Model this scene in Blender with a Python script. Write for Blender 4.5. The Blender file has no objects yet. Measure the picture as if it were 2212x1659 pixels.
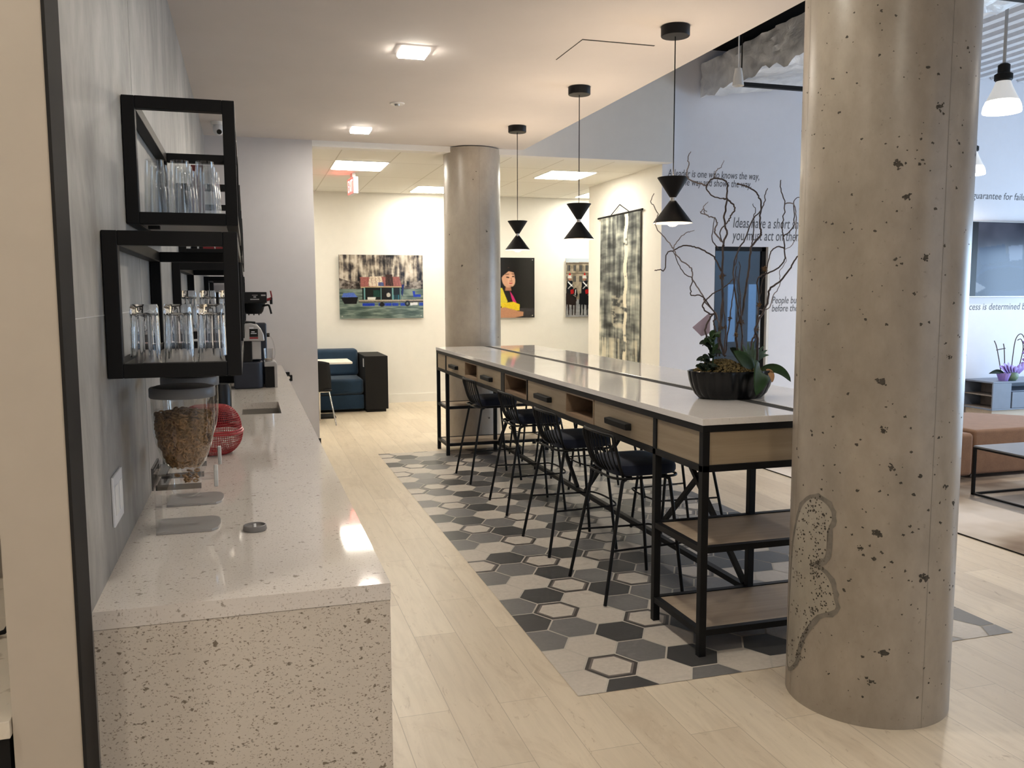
import bpy, bmesh, math, random
import numpy as np
from mathutils import Vector, Matrix
random.seed(11); rng = np.random.default_rng(5)
SC = bpy.context.scene; COL = SC.collection
PI = math.pi
EXPOSURE = 0.9; P_DAY = 150; P_DAYB = 16; E_DOWN = 120; E_TROF = 16; P_PEND = 16; P_LOUNGE = 36
# ---------------- camera ----------------
FPX, YAW, PITCH, ROLL, HC = 1870.3, 0.2946, 0.1020, -0.0038, 1.6
fw = Vector((math.sin(YAW)*math.cos(PITCH), math.cos(YAW)*math.cos(PITCH), -math.sin(PITCH)))
rt0 = Vector((math.cos(YAW), -math.sin(YAW), 0)); up0 = rt0.cross(fw)
rt = rt0*math.cos(ROLL)+up0*math.sin(ROLL); up = -rt0*math.sin(ROLL)+up0*math.cos(ROLL)
cam = bpy.data.cameras.new('camera'); cam.sensor_fit = 'HORIZONTAL'; cam.sensor_width = 36; cam.lens = FPX/2212*36
cam.clip_start = 0.05
camo = bpy.data.objects.new('camera', cam); COL.objects.link(camo)
camo.matrix_world = Matrix(((rt.x, up.x, -fw.x, 0), (rt.y, up.y, -fw.y, 0), (rt.z, up.z, -fw.z, HC), (0, 0, 0, 1)))
SC.camera = camo
# ---------------- view, world, lights ----------------
SC.view_settings.view_transform = 'Standard'; SC.view_settings.look = 'None'
SC.view_settings.gamma = 1; SC.view_settings.use_curve_mapping = False
SC.view_settings.exposure = EXPOSURE
w = bpy.data.worlds.new('world'); SC.world = w; w.use_nodes = True
w.node_tree.nodes['Background'].inputs[0].default_value = (0.55, 0.75, 1, 1)
w.node_tree.nodes['Background'].inputs[1].default_value = 0.6
SC.cycles.max_bounces = 10; SC.cycles.transparent_max_bounces = 24; SC.cycles.sample_clamp_indirect = 6
SC.cycles.use_denoising = True
def area(name, loc, rot, sx, sy, power, col):
    l = bpy.data.lights.new(name, 'AREA'); l.shape = 'RECTANGLE'; l.size = sx; l.size_y = sy; l.energy = power; l.color = col
    o = bpy.data.objects.new(name, l); COL.objects.link(o); o.location = loc; o.rotation_euler = rot; return o
def point(name, loc, power, col, r=.03):
    l = bpy.data.lights.new(name, 'POINT'); l.energy = power; l.color = col; l.shadow_soft_size = r
    o = bpy.data.objects.new(name, l); COL.objects.link(o); o.location = loc; return o
def spot(name, loc, power, col, r=.06, ang=165):
    l = bpy.data.lights.new(name, 'SPOT'); l.energy = power; l.color = col; l.shadow_soft_size = r; l.spot_size = math.radians(ang); l.spot_blend = .6
    o = bpy.data.objects.new(name, l); COL.objects.link(o); o.location = loc; return o
# daylight entering through the windows of the right-hand wall and of the wall behind the camera
area('daylight_right', (12.15, 6.4, 1.3), (0, PI/2, 0), 2.1, 4.6, P_DAY, (0.52, 0.74, 1.0))
area('daylight_back', (7.5, -4.16, 2.0), (-PI/2, 0, PI), 6.0, 3.2, P_DAYB, (0.80, 0.88, 1.0))
# ---------------- helpers ----------------
def tag(o, label=None, cat=None, group=None, kind=None):
    if label: o['label'] = label
    if cat: o['category'] = cat
    if group: o['group'] = group
    if kind: o['kind'] = kind
    return o
def thing(name, label, cat, loc=(0, 0, 0), rz=0, group=None):
    o = bpy.data.objects.new(name, None); o.empty_display_size = .05; COL.objects.link(o)
    o.location = loc; o.rotation_euler = (0, 0, rz)
    return tag(o, label, cat, group)
def copy_tree(o, parent=None):
    c = o.copy(); COL.objects.link(c)
    if parent is not None: c.parent = parent
    for ch in list(o.children): copy_tree(ch, c)
    return c
class MB:
    def __init__(s): s.v = []; s.f = []; s.m = []
    def add(s, vs, fs, m=0):
        k = len(s.v); s.v += [tuple(p) for p in vs]; s.f += [tuple(i+k for i in f) for f in fs]; s.m += [m]*len(fs); return s
    def box(s, x0, y0, z0, x1, y1, z1, m=0):
        x0, x1 = min(x0, x1), max(x0, x1); y0, y1 = min(y0, y1), max(y0, y1); z0, z1 = min(z0, z1), max(z0, z1)
        return s.add([(x0,y0,z0),(x1,y0,z0),(x1,y1,z0),(x0,y1,z0),(x0,y0,z1),(x1,y0,z1),(x1,y1,z1),(x0,y1,z1)],
                     [(0,3,2,1),(4,5,6,7),(0,1,5,4),(1,2,6,5),(2,3,7,6),(3,0,4,7)], m)
    def tube(s, pts, r, n=8, closed=False, m=0, sq=False):
        pts = [Vector(p) for p in pts]; N = len(pts); R = r if hasattr(r, '__len__') else [r]*N
        rings = []; prev = None
        for i, p in enumerate(pts):
            if closed: d = pts[(i+1) % N]-pts[i-1]
            else: d = pts[min(i+1, N-1)]-pts[max(i-1, 0)]
            d = d.normalized() if d.length > 1e-9 else Vector((0, 0, 1))
            if prev is None:
                a = Vector((0, 0, 1)) if abs(d.z) < .9 else Vector((0, 1, 0))
                u = d.cross(a).normalized()
            else:
                u = prev-d*prev.dot(d); u = u.normalized() if u.length > 1e-6 else d.orthogonal().normalized()
            prev = u; v = d.cross(u)
            o = PI/4 if sq else 0; k = R[i]*(1.4142 if sq else 1)
            rings.append([p+u*k*math.cos(o+2*PI*j/n)+v*k*math.sin(o+2*PI*j/n) for j in range(n)])
        vs = [q for rg in rings for q in rg]; fs = []
        for i in range(N if closed else N-1):
            a = i*n; b = ((i+1) % N)*n
            for j in range(n): fs.append((a+j, a+(j+1) % n, b+(j+1) % n, b+j))
        if not closed:
            fs.append(tuple(range(n-1, -1, -1))); fs.append(tuple((N-1)*n+j for j in range(n)))
        return s.add(vs, fs, m)
    def bar(s, a, b, r, m=0): return s.tube([a, b], r, 4, m=m, sq=True)
    def lathe(s, prof, n=32, c=(0, 0, 0), sx=1, sy=1, flute=0, nf=0, cap=True, m=0):
        vs = []; fs = []
        for r, z in prof:
            for j in range(n):
                t = 2*PI*j/n; q = r*(1-flute*abs(math.sin(nf*t/2)) if flute else 1)
                vs.append((c[0]+q*sx*math.cos(t), c[1]+q*sy*math.sin(t), c[2]+z))
        for i in range(len(prof)-1):
            for j in range(n):
                a = i*n+j; b = i*n+(j+1) % n; fs.append((a, b, b+n, a+n))
        if cap:
            if prof[0][0] > 1e-5: fs.append(tuple(range(n-1, -1, -1)))
            if prof[-1][0] > 1e-5: fs.append(tuple((len(prof)-1)*n+j for j in range(n)))
        return s.add(vs, fs, m)
    def prism(s, pts, z0, z1, m=0):   # polygon in xy extruded in z
        n = len(pts)
        vs = [(x, y, z0) for x, y in pts]+[(x, y, z1) for x, y in pts]
        return s.add(vs, [tuple(range(n-1, -1, -1)), tuple(range(n, 2*n))]+[(i, (i+1) % n, n+(i+1) % n, n+i) for i in range(n)], m)
    def prism_axis(s, pts, a0, a1, axis, m=0):  # polygon extruded along x or y
        n = len(pts)
        f = (lambda p, a: (a, p[0], p[1])) if axis == 'x' else (lambda p, a: (p[0], a, p[1]))
        vs = [f(p, a0) for p in pts]+[f(p, a1) for p in pts]
        return s.add(vs, [tuple(range(n-1, -1, -1)), tuple(range(n, 2*n))]+[(i, (i+1) % n, n+(i+1) % n, n+i) for i in range(n)], m)
    def ball(s, c, r, n=10, sz=1, jit=0, m=0):
        k = n//2+1
        vs = []; fs = []
        for i in range(k+1):
            p = PI*i/k
            for j in range(n):
                t = 2*PI*j/n; q = r*(1+random.uniform(-jit, jit))
                vs.append((c[0]+q*math.sin(p)*math.cos(t), c[1]+q*math.sin(p)*math.sin(t), c[2]+q*sz*math.cos(p)))
        for i in range(k):
            for j in range(n):
                a = i*n+j; b = i*n+(j+1) % n; fs.append((a, a+n, b+n, b))
        return s.add(vs, fs, m)
    def build(s, name, mat, parent=None, smooth=False, bevel=0, seg=2, world=True, sub=0, label=None):
        off = Vector((0, 0, 0))
        if parent is not None and world:
            p = parent
            while p is not None: off += p.location; p = p.parent
        me = bpy.data.meshes.new(name)
        me.from_pydata([tuple(Vector(v)-off) for v in s.v], [], s.f)
        mats = mat if isinstance(mat, (list, tuple)) else [mat]
        for m in mats: me.materials.append(m)
        if len(mats) > 1: me.polygons.foreach_set('material_index', s.m)
        bm = bmesh.new(); bm.from_mesh(me); bmesh.ops.recalc_face_normals(bm, faces=bm.faces); bm.to_mesh(me); bm.free()
        if smooth:
            me.polygons.foreach_set('use_smooth', [True]*len(me.polygons))
            try: me.set_sharp_from_angle(angle=math.radians(40))
            except Exception: pass
        me.update()
        o = bpy.data.objects.new(name, me); COL.objects.link(o)
        if parent is not None: o.parent = parent
        if bevel:
            b = o.modifiers.new('b', 'BEVEL'); b.width = bevel; b.segments = seg; b.limit_method = 'ANGLE'; b.angle_limit = math.radians(40)
        if sub:
            q = o.modifiers.new('s', 'SUBSURF'); q.levels = sub; q.render_levels = sub
        if label: o['label'] = label
        return o
def struct(name, mb, mat, **k):
    o = mb.build(name, mat, **k); o['kind'] = 'structure'; return o
def centre(o):
    """move a single-mesh thing's origin to the base of its bounding box"""
    me = o.data; n = len(me.vertices); co = np.empty(n*3); me.vertices.foreach_get('co', co); co = co.reshape(-1, 3)
    c = np.array([(co[:, 0].min()+co[:, 0].max())/2, (co[:, 1].min()+co[:, 1].max())/2, co[:, 2].min()])
    me.vertices.foreach_set('co', (co-c).ravel()); o.location = Vector(o.location)+Vector(c); return o
def smooth_path(pts, k=4):
    pts = [Vector(p) for p in pts]; out = []
    for i in range(len(pts)-1):
        p0 = pts[max(i-1, 0)]; p1 = pts[i]; p2 = pts[i+1]; p3 = pts[min(i+2, len(pts)-1)]
        for j in range(k):
            t = j/k
            out.append(.5*((2*p1)+(p2-p0)*t+(2*p0-5*p1+4*p2-p3)*t*t+(3*p1-p0-3*p2+p3)*t*t*t))
    return out+[pts[-1]]
# ---------------- materials ----------------
class NT:
    def __init__(s, name):
        s.mat = bpy.data.materials.new(name); s.mat.use_nodes = True; s.t = s.mat.node_tree; s.b = s.t.nodes['Principled BSDF']
    def n(s, typ, **k):
        o = s.t.nodes.new(typ)
        for a, v in k.items():
            if a.startswith('i_'):
                key = a[2:].replace('_', ' ')
                o.inputs[int(key) if key.isdigit() else key].default_value = v
            else: setattr(o, a, v)
        return o
    def l(s, a, b): s.t.links.new(a, b)
    def coord(s, scale=(1, 1, 1), rot=(0, 0, 0), kind='Object'):
        tc = s.n('ShaderNodeTexCoord'); mp = s.n('ShaderNodeMapping'); s.l(tc.outputs[kind], mp.inputs[0])
        mp.inputs['Scale'].default_value = scale; mp.inputs['Rotation'].default_value = rot; return mp.outputs[0]
    def geo(s, scale=(1, 1, 1), rot=(0, 0, 0)):
        g = s.n('ShaderNodeNewGeometry'); mp = s.n('ShaderNodeMapping'); s.l(g.outputs['Position'], mp.inputs[0])
        mp.inputs['Scale'].default_value = scale; mp.inputs['Rotation'].default_value = rot; return mp.outputs[0]
    def noise(s, vec, sc, det=4, rough=.6, dist=0):
        q = s.n('ShaderNodeTexNoise', i_Scale=sc, i_Detail=det, i_Roughness=rough, i_Distortion=dist); s.l(vec, q.inputs['Vector']); return q.outputs[0]
    def ramp(s, fac, stops):
        r = s.n('ShaderNodeValToRGB'); e = r.color_ramp.elements
        e[0].position = stops[0][0]; e[0].color = (*stops[0][1], 1)
        e[1].position = stops[-1][0]; e[1].color = (*stops[-1][1], 1)
        for p, c in stops[1:-1]:
            x = e.new(p); x.color = (*c, 1)
        s.l(fac, r.inputs[0]); return r.outputs[0]
    def mix(s, fac, a, b, typ='MIX'):
        m = s.n('ShaderNodeMix', data_type='RGBA', blend_type=typ)
        for idx, v in ((0, fac), (6, a), (7, b)):
            if isinstance(v, (int, float)): m.inputs[idx].default_value = v
            elif isinstance(v, tuple): m.inputs[idx].default_value = (*v, 1)
            else: s.l(v, m.inputs[idx])
        return m.outputs[2]
    def bump(s, h, st, dist=.01):
        b = s.n('ShaderNodeBump', i_Strength=st, i_Distance=dist); s.l(h, b.inputs['Height']); s.l(b.outputs[0], s.b.inputs['Normal'])
    def base(s, c):
        if isinstance(c, tuple): s.b.inputs['Base Color'].default_value = (*c, 1)
        else: s.l(c, s.b.inputs['Base Color'])
    def set(s, **k):
        for a, v in k.items(): s.b.inputs[a.replace('_', ' ')].default_value = v
        return s
G3 = lambda v: (v, v, v)
def plain(name, c, rough=.5, metal=0, var=.06, sc=8, bump=0, bsc=200, **k):
    t = NT(name); t.set(Roughness=rough, Metallic=metal, **k)
    v = t.coord(); n = t.noise(v, sc, 3)
    t.base(t.ramp(n, [(.3, tuple(x*(1-var) for x in c)), (.7, tuple(min(1, x*(1+var)) for x in c))]))
    if bump: t.bump(t.noise(v, bsc, 2), bump, .002)
    return t.mat
def emis(name, c, st):
    t = NT(name); t.base(c); t.b.inputs['Emission Color'].default_value = (*c, 1); t.b.inputs['Emission Strength'].default_value = st; return t.mat
def thinglass(name, tint=(1, 1, 1), refl=.04, edge=.5, rough=.02):
    t = NT(name); nt = t.t; out = nt.nodes['Material Output']; nt.nodes.remove(t.b)
    tr = t.n('ShaderNodeBsdfTransparent'); tr.inputs[0].default_value = (*tint, 1)
    gl = t.n('ShaderNodeBsdfGlossy'); gl.inputs['Roughness'].default_value = rough
    lw = t.n('ShaderNodeLayerWeight', i_Blend=.25); mr = t.n('ShaderNodeMapRange', i_3=refl, i_4=edge)
    t.l(lw.outputs['Facing'], mr.inputs[0]); mx = t.n('ShaderNodeMixShader')
    t.l(mr.outputs[0], mx.inputs[0]); t.l(tr.outputs[0], mx.inputs[1]); t.l(gl.outputs[0], mx.inputs[2]); t.l(mx.outputs[0], out.inputs[0])
    return t.mat
def m_floor():
    t = NT('pale_wood_plank'); t.set(Roughness=.38)
    v = t.geo(rot=(0, 0, PI/2))
    mp = t.n('ShaderNodeMapping'); t.l(v, mp.inputs[0]); mp.inputs['Location'].default_value = (.3, .19*8-.0175, 0)
    br = t.n('ShaderNodeTexBrick', offset=.37, i_Scale=1.0); t.l(mp.outputs[0], br.inputs['Vector'])
    br.inputs['Brick Width'].default_value = 1.2; br.inputs['Row Height'].default_value = .2
    br.inputs['Mortar Size'].default_value = .0016; br.inputs['Mortar Smooth'].default_value = .2; br.inputs['Bias'].default_value = 0
    br.inputs['Color1'].default_value = (.60, .50, .375, 1); br.inputs['Color2'].default_value = (.74, .64, .50, 1); br.inputs['Mortar'].default_value = (.33, .26, .18, 1)
    g = t.geo(scale=(14, 1.3, 1)); n1 = t.noise(g, 1.6, 6, .65, .6)
    n2 = t.noise(t.geo(scale=(3.2, 1.1, 1)), 1.8, 5, .7, 1.0)
    c = t.mix(.55, br.outputs[0], t.ramp(n1, [(.3, (.56, .50, .42)), (.55, (.80, .76, .69)), (.75, (.88, .84, .78))]), 'MULTIPLY')
    c = t.mix(t.ramp(n2, [(.54, (0, 0, 0)), (.72, G3(.55))]), c, (.36, .26, .16))
    c = t.mix(.25, c, (.88, .78, .63))
    n5 = t.noise(t.geo(scale=(7, 2.0, 1)), 2.6, 6, .75, 1.6); c = t.mix(t.ramp(n5, [(.60, G3(0)), (.70, G3(.55))]), c, (.30, .20, .11))
    n6 = t.noise(t.geo(scale=(22, 7, 1)), 1.6, 5, .7, .8); c = t.mix(t.ramp(n6, [(.69, G3(0)), (.76, G3(.55))]), c, (.20, .13, .07)); t.base(c)
    t.bump(br.outputs[1], -.25, .002); return t.mat
def m_oak(name, axis, c0=(.245, .185, .118), c1=(.37, .29, .195)):
    t = NT(name); t.set(Roughness=.5)
    s = {'x': (1.2, 22, 22), 'y': (22, 1.2, 22)}[axis]
    n = t.noise(t.geo(scale=s), 2.2, 6, .6, .5); n2 = t.noise(t.geo(scale=s), .5, 2)
    c = t.mix(.5, t.ramp(n, [(.3, c0), (.7, c1)]), t.ramp(n2, [(.3, c0), (.7, c1)])); t.base(c); t.bump(n, .12, .002); return t.mat
def m_quartz(name, base, speck, amt=.5, rough=.09, size=120, stretch=(1, 1, 1)):
    t = NT(name); t.set(Roughness=rough); v = t.geo(scale=stretch)
    n = t.noise(v, size*1.3, 3, .6); n2 = t.noise(v, size*.45, 2, .5); n3 = t.noise(v, 3, 3)
    c = t.ramp(n3, [(.3, tuple(x*.94 for x in base)), (.7, base)])
    c = t.mix(t.ramp(n, [(.595, G3(0)), (.65, G3(amt))]), c, speck)
    c = t.mix(t.ramp(n2, [(.66, G3(0)), (.71, G3(amt))]), c, tuple(x*.7 for x in speck))
    c = t.mix(t.ramp(n, [(.28, G3(.4)), (.36, G3(0))]), c, tuple(min(1, x*1.15) for x in base))
    t.base(c); return t.mat
def m_panel():
    t = NT('concrete_look_panel'); t.set(Roughness=.55)
    n1 = t.noise(t.geo(scale=(1, 1.5, .75)), 3.2, 7, .68, .5); n2 = t.noise(t.geo(scale=(1, 1.1, .6)), 1.1, 6, .7, .8); n3 = t.noise(t.geo(), 35, 3, .6)
    c = t.mix(.5, t.ramp(n1, [(.37, (.20, .192, .18)), (.63, (.42, .405, .38))]), t.ramp(n2, [(.37, (.175, .168, .156)), (.63, (.43, .415, .39))]))
    c = t.mix(t.ramp(n3, [(.66, G3(0)), (.72, G3(.35))]), c, (.30, .27, .23))
    t.base(c); t.bump(n3, .05, .002); return t.mat
def m_column(name, c0, c1):
    t = NT(name); t.set(Roughness=.32, Specular_IOR_Level=.5)
    n1 = t.noise(t.geo(scale=(1, 1, .7)), 2.5, 6, .65, .4); n2 = t.noise(t.geo(scale=(1, 1, .55)), 8, 5, .65); n3 = t.noise(t.geo(), 60, 3)
    c = t.mix(.45, t.ramp(n1, [(.28, c0), (.72, c1)]), t.ramp(n2, [(.3, c0), (.7, c1)]))
    c = t.mix(t.ramp(n3, [(.66, G3(0)), (.73, G3(.35))]), c, tuple(x*.45 for x in c0))
    t.base(c); t.bump(n2, .04, .004); return t.mat
def m_attr(name, rough=.5, attr='art', **k):
    t = NT(name); t.set(Roughness=rough, **k); a = t.n('ShaderNodeAttribute', attribute_name=attr); t.base(a.outputs[0]); return t.mat
def m_fabric(name, c, sc=260, var=.25, rough=.95):
    t = NT(name); t.set(Roughness=rough, Sheen_Weight=.15); v = t.coord(); n = t.noise(v, sc, 3, .7); n2 = t.noise(v, 12, 3)
    c2 = t.ramp(n, [(.3, tuple(x*(1-var) for x in c)), (.7, tuple(x*(1+var) for x in c))])
    t.base(t.mix(.25, c2, t.ramp(n2, [(.3, tuple(x*.6 for x in c)), (.7, tuple(x*1.3 for x in c))]))); t.bump(n, .3, .002); return t.mat
def m_tile(name, c, vein=(.5, .45, .4), amt=.25):
    t = NT(name); t.set(Roughness=.42); n = t.noise(t.geo(scale=(1, 1.6, 1)), 7, 6, .65, 1.2); n2 = t.noise(t.geo(), 45, 3)
    col = t.ramp(n2, [(.3, tuple(x*.93 for x in c)), (.7, tuple(min(1, x*1.05) for x in c))])
    t.base(t.mix(t.ramp(n, [(.55, G3(0)), (.72, G3(amt))]), col, vein)); return t.mat
def m_ceil_grid():
    t = NT('lay_in_ceiling_tile'); t.set(Roughness=.9)
    br = t.n('ShaderNodeTexBrick', offset=0, i_Scale=1.0)
    mp = t.n('ShaderNodeMapping'); t.l(t.geo(), mp.inputs[0]); mp.inputs['Location'].default_value = (-.98+.61*6, -9.98+1.22*9, 0)
    t.l(mp.outputs[0], br.inputs['Vector']); br.inputs['Brick Width'].default_value = .61; br.inputs['Row Height'].default_value = 1.22
    br.inputs['Mortar Size'].default_value = .007; br.inputs['Mortar Smooth'].default_value = .1
    br.inputs['Color1'].default_value = (.80, .78, .72, 1); br.inputs['Color2'].default_value = (.82, .80, .74, 1); br.inputs['Mortar'].default_value = (.60, .57, .50, 1)
    t.base(br.outputs[0]); return t.mat
MAT = {}
def mk():
    M = MAT
    M['floor'] = m_floor()
    M['white'] = plain('white_wall_paint', (.80, .78, .75), .75, var=.015)
    M['cream'] = plain('cream_wall_paint', (.84, .81, .74), .7, var=.015)
    M['beige'] = plain('beige_wall_paint', (.50, .43, .345), .7, var=.03)
    M['greywall'] = plain('pale_grey_wall_paint', (.60, .575, .575), .75, var=.015)
    M['textwall'] = plain('pale_lavender_wall_paint', (.74, .74, .79), .8, var=.012)
    M['ceil'] = plain('ceiling_paint', (.66, .61, .58), .85, var=.02, sc=2)
    M['grid'] = m_ceil_grid()
    M['deck'] = plain('white_painted_steel', (.62, .63, .66), .6)
    M['panel'] = m_panel()
    M['column'] = m_column('poured_concrete', (.225, .187, .145), (.415, .355, .285))
    M['column2'] = m_column('poured_concrete_pale', (.29, .248, .20), (.44, .39, .325))
    M['pit'] = plain('concrete_pit', (.062, .052, .040), .9, var=.4, sc=90)
    M['patch'] = m_column('rough_concrete_patch', (.26, .225, .175), (.43, .385, .31))
    M['patchrim'] = plain('concrete_patch_rim', (.185, .163, .132), .6, var=.2, sc=30)
    M['black'] = plain('black_powder_coat', (.006, .006, .0065), .5, Specular_IOR_Level=.22)
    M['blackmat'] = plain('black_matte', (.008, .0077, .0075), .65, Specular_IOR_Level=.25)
    M['blackgl'] = plain('black_gloss', (.005, .005, .0055), .28, Specular_IOR_Level=.3)
    M['darkstrip'] = plain('dark_bronze_trim', (.022, .020, .0185), .7, Specular_IOR_Level=.15)
    M['quartz'] = m_quartz('speckled_quartz', (.70, .645, .59), (.36, .30, .24), .7, .055, 130)
    M['quartzside'] = m_quartz('speckled_quartz_side', (.62, .555, .475), (.20, .15, .105), .9, .3, 120, (1, 1, 1.5))
    M['islandtop'] = m_quartz('island_quartz', (.80, .765, .73), (.55, .50, .46), .3, .06, 200)
    M['stripgrey'] = plain('grey_cable_strip', (.06, .058, .056), .7, Specular_IOR_Level=.1)
    M['oakx'] = m_oak('oak_grain_x', 'x'); M['oaky'] = m_oak('oak_grain_y', 'y')
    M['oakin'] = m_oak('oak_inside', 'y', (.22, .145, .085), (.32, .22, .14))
    M['shelfoak'] = m_oak('shelf_oak', 'x', (.33, .25, .17), (.46, .36, .26))
    M['navy'] = m_fabric('navy_fabric', (.0035, .007, .022))
    M['teal'] = m_fabric('teal_navy_fabric', (.010, .032, .065), 180)
    M['leather'] = m_fabric('tan_suede', (.25, .14, .085), 120, .12)
    M['chrome'] = plain('chrome', (.75, .75, .75), .12, 1)
    M['steel'] = plain('brushed_steel', (.50, .48, .45), .32, 1)
    M['silver'] = plain('silver_plastic', (.42, .41, .40), .35, .5)
    M['lamp'] = emis('ceiling_lamp_diffuser', (1, .93, .82), E_DOWN); M['lampside'] = emis('ceiling_lamp_rim', (1, .94, .86), 1.2)
    M['troffer'] = emis('troffer_diffuser', (1, .94, .81), E_TROF)
    M['bulb'] = emis('bulb_glass', (1, .80, .55), 1.6)
    M['shadein'] = plain('white_shade_lining', (.9, .88, .84), .5)
    M['openlamp'] = emis('open_lamp_glow', (1, .96, .90), 9); M['glowglass'] = emis('glowing_prismatic_glass', (1, .97, .92), 1.3); M['glowdim'] = emis('dim_prismatic_glass', (.75, .74, .72), .25)
    M['red'] = plain('red_plastic', (.24, .012, .016), .4)
    M['redwire'] = plain('red_wire', (.33, .015, .02), .35)
    M['reddark'] = plain('dark_red_card', (.10, .010, .010), .5)
    t = NT('clear_glass'); t.base((1, 1, 1)); t.set(Roughness=0.0, Transmission_Weight=1.0, IOR=1.45); M['glass'] = t.mat
    M['thin'] = thinglass('clear_acrylic', (.95, .95, .95), .05, .55); M['tumbler'] = thinglass('tumbler_clear_glass', (.965, .97, .97), .04, .5, .0); M['greyacryl'] = thinglass('grey_acrylic', (.50, .50, .50), .06, .5)
    M['doorglass'] = thinglass('tinted_door_glass', (.42, .52, .60), .10, .55, .01)
    M['smoke'] = thinglass('clear_canister', (.91, .90, .88), .05, .75)
    M['greyplastic'] = plain('grey_plastic_lid', (.16, .16, .165), .45)
    M['liddark'] = plain('dark_lid_top', (.035, .035, .037), .5)
    M['cereal'] = plain('toasted_cereal', (.33, .185, .075), .8, var=.4, sc=60)
    M['moss'] = plain('moss', (.12, .085, .03), .95, var=.6, sc=60, bump=1, bsc=120)
    M['leaf'] = plain('glossy_leaf', (.020, .045, .014), .6, Specular_IOR_Level=.2, var=.35, sc=14)
    M['leafdark'] = plain('dark_leaf', (.012, .022, .012), .6, Specular_IOR_Level=.2, var=.3, sc=14)
    M['leafpale'] = plain('pale_leaf', (.10, .16, .10), .5, var=.25, sc=14)
    M['twig'] = plain('curly_willow', (.055, .036, .030), .7, var=.4, sc=30)
    M['twiggrey'] = plain('grey_willow', (.20, .16, .15), .7, var=.3, sc=30)
    M['raffia'] = plain('raffia', (.12, .065, .025), .9, var=.4, sc=80)
    M['dryleaf'] = plain('dry_leaf', (.36, .19, .08), .7, var=.3, sc=20)
    M['lilac'] = plain('lilac_paper', (.45, .36, .44), .6)
    M['purple'] = plain('purple_wrap', (.30, .20, .55), .4)
    M['foil'] = NT('foil_duct_wrap').set(Roughness=.30, Metallic=.85).mat
    t = NT('foil_wrap'); t.set(Roughness=.42, Metallic=.45); n = t.noise(t.geo(), 4, 5, .6, 1.0); t.base(t.ramp(n, [(.3, (.62, .62, .63)), (.7, (.88, .87, .85))])); t.bump(n, .5, .03); M['foil'] = t.mat
    M['art'] = m_attr('printed_photograph', .18); M['cloth'] = m_attr('painted_cloth', .85)
    M['rug'] = m_attr('woven_rug', .95)
    M['screen'] = m_attr('screen_image', .15)
    t = MAT['screen'].node_tree; a = [n for n in t.nodes if n.type == 'ATTRIBUTE'][0]; t.links.new(a.outputs[0], t.nodes['Principled BSDF'].inputs['Emission Color']); t.nodes['Principled BSDF'].inputs['Emission Strength'].default_value = .16
    M['acryl'] = plain('panel_edge', (.55, .55, .53), .3)
    M['tileC'] = m_tile('cream_hex_tile', (.56, .50, .43), (.33, .27, .22), .35)
    M['tileM'] = m_tile('mid_grey_hex_tile', (.165, .158, .155), (.24, .22, .21), .4)
    M['tileL'] = m_tile('soft_grey_hex_tile', (.235, .225, .215), (.16, .15, .15), .4)
    M['tileD'] = m_tile('charcoal_hex_tile', (.052, .051, .050), (.085, .08, .08), .4)
    M['tileB'] = m_tile('border_hex_tile', (.062, .054, .05), (.09, .08, .07), .3)
    M['tileB2'] = m_tile('border_inner_hex_tile', (.17, .15, .135), (.2, .17, .15), .3)
    M['grout'] = plain('pale_grout', (.52, .48, .42), .9)
    M['ink'] = plain('charcoal_vinyl_letter', (.09, .09, .10), .6)
    M['exitface'] = emis('exit_sign_face', (1, .07, .06), 1.3)
    M['exitword'] = emis('exit_letters', (1, .6, .55), 1.6)
    M['plate'] = plain('white_plastic', (.72, .72, .74), .35)
    M['console'] = plain('grey_blue_lacquer', (.16, .19, .25), .4)
    M['greywood'] = m_oak('grey_wood', 'x', (.16, .13, .11), (.28, .24, .21))
    M['lightwood'] = m_oak('light_wood', 'x', (.45, .38, .30), (.58, .50, .41))
    M['greystone'] = plain('grey_stone_top', (.20, .21, .23), .3)
    M['marble'] = m_quartz('white_marble', (.72, .64, .52), (.35, .28, .2), .5, .2, 12)
    M['lidgrey'] = plain('grey_plastic_cup_lid', (.20, .19, .185), .5)
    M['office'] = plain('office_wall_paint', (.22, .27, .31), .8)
    M['officewin'] = emis('office_daylight', (.50, .70, 1), .40)
    M['navyplastic'] = plain('dark_navy_plastic', (.012, .016, .028), .4)
    M['tablewhite'] = plain('white_laminate', (.82, .78, .70), .3)
mk()
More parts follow.
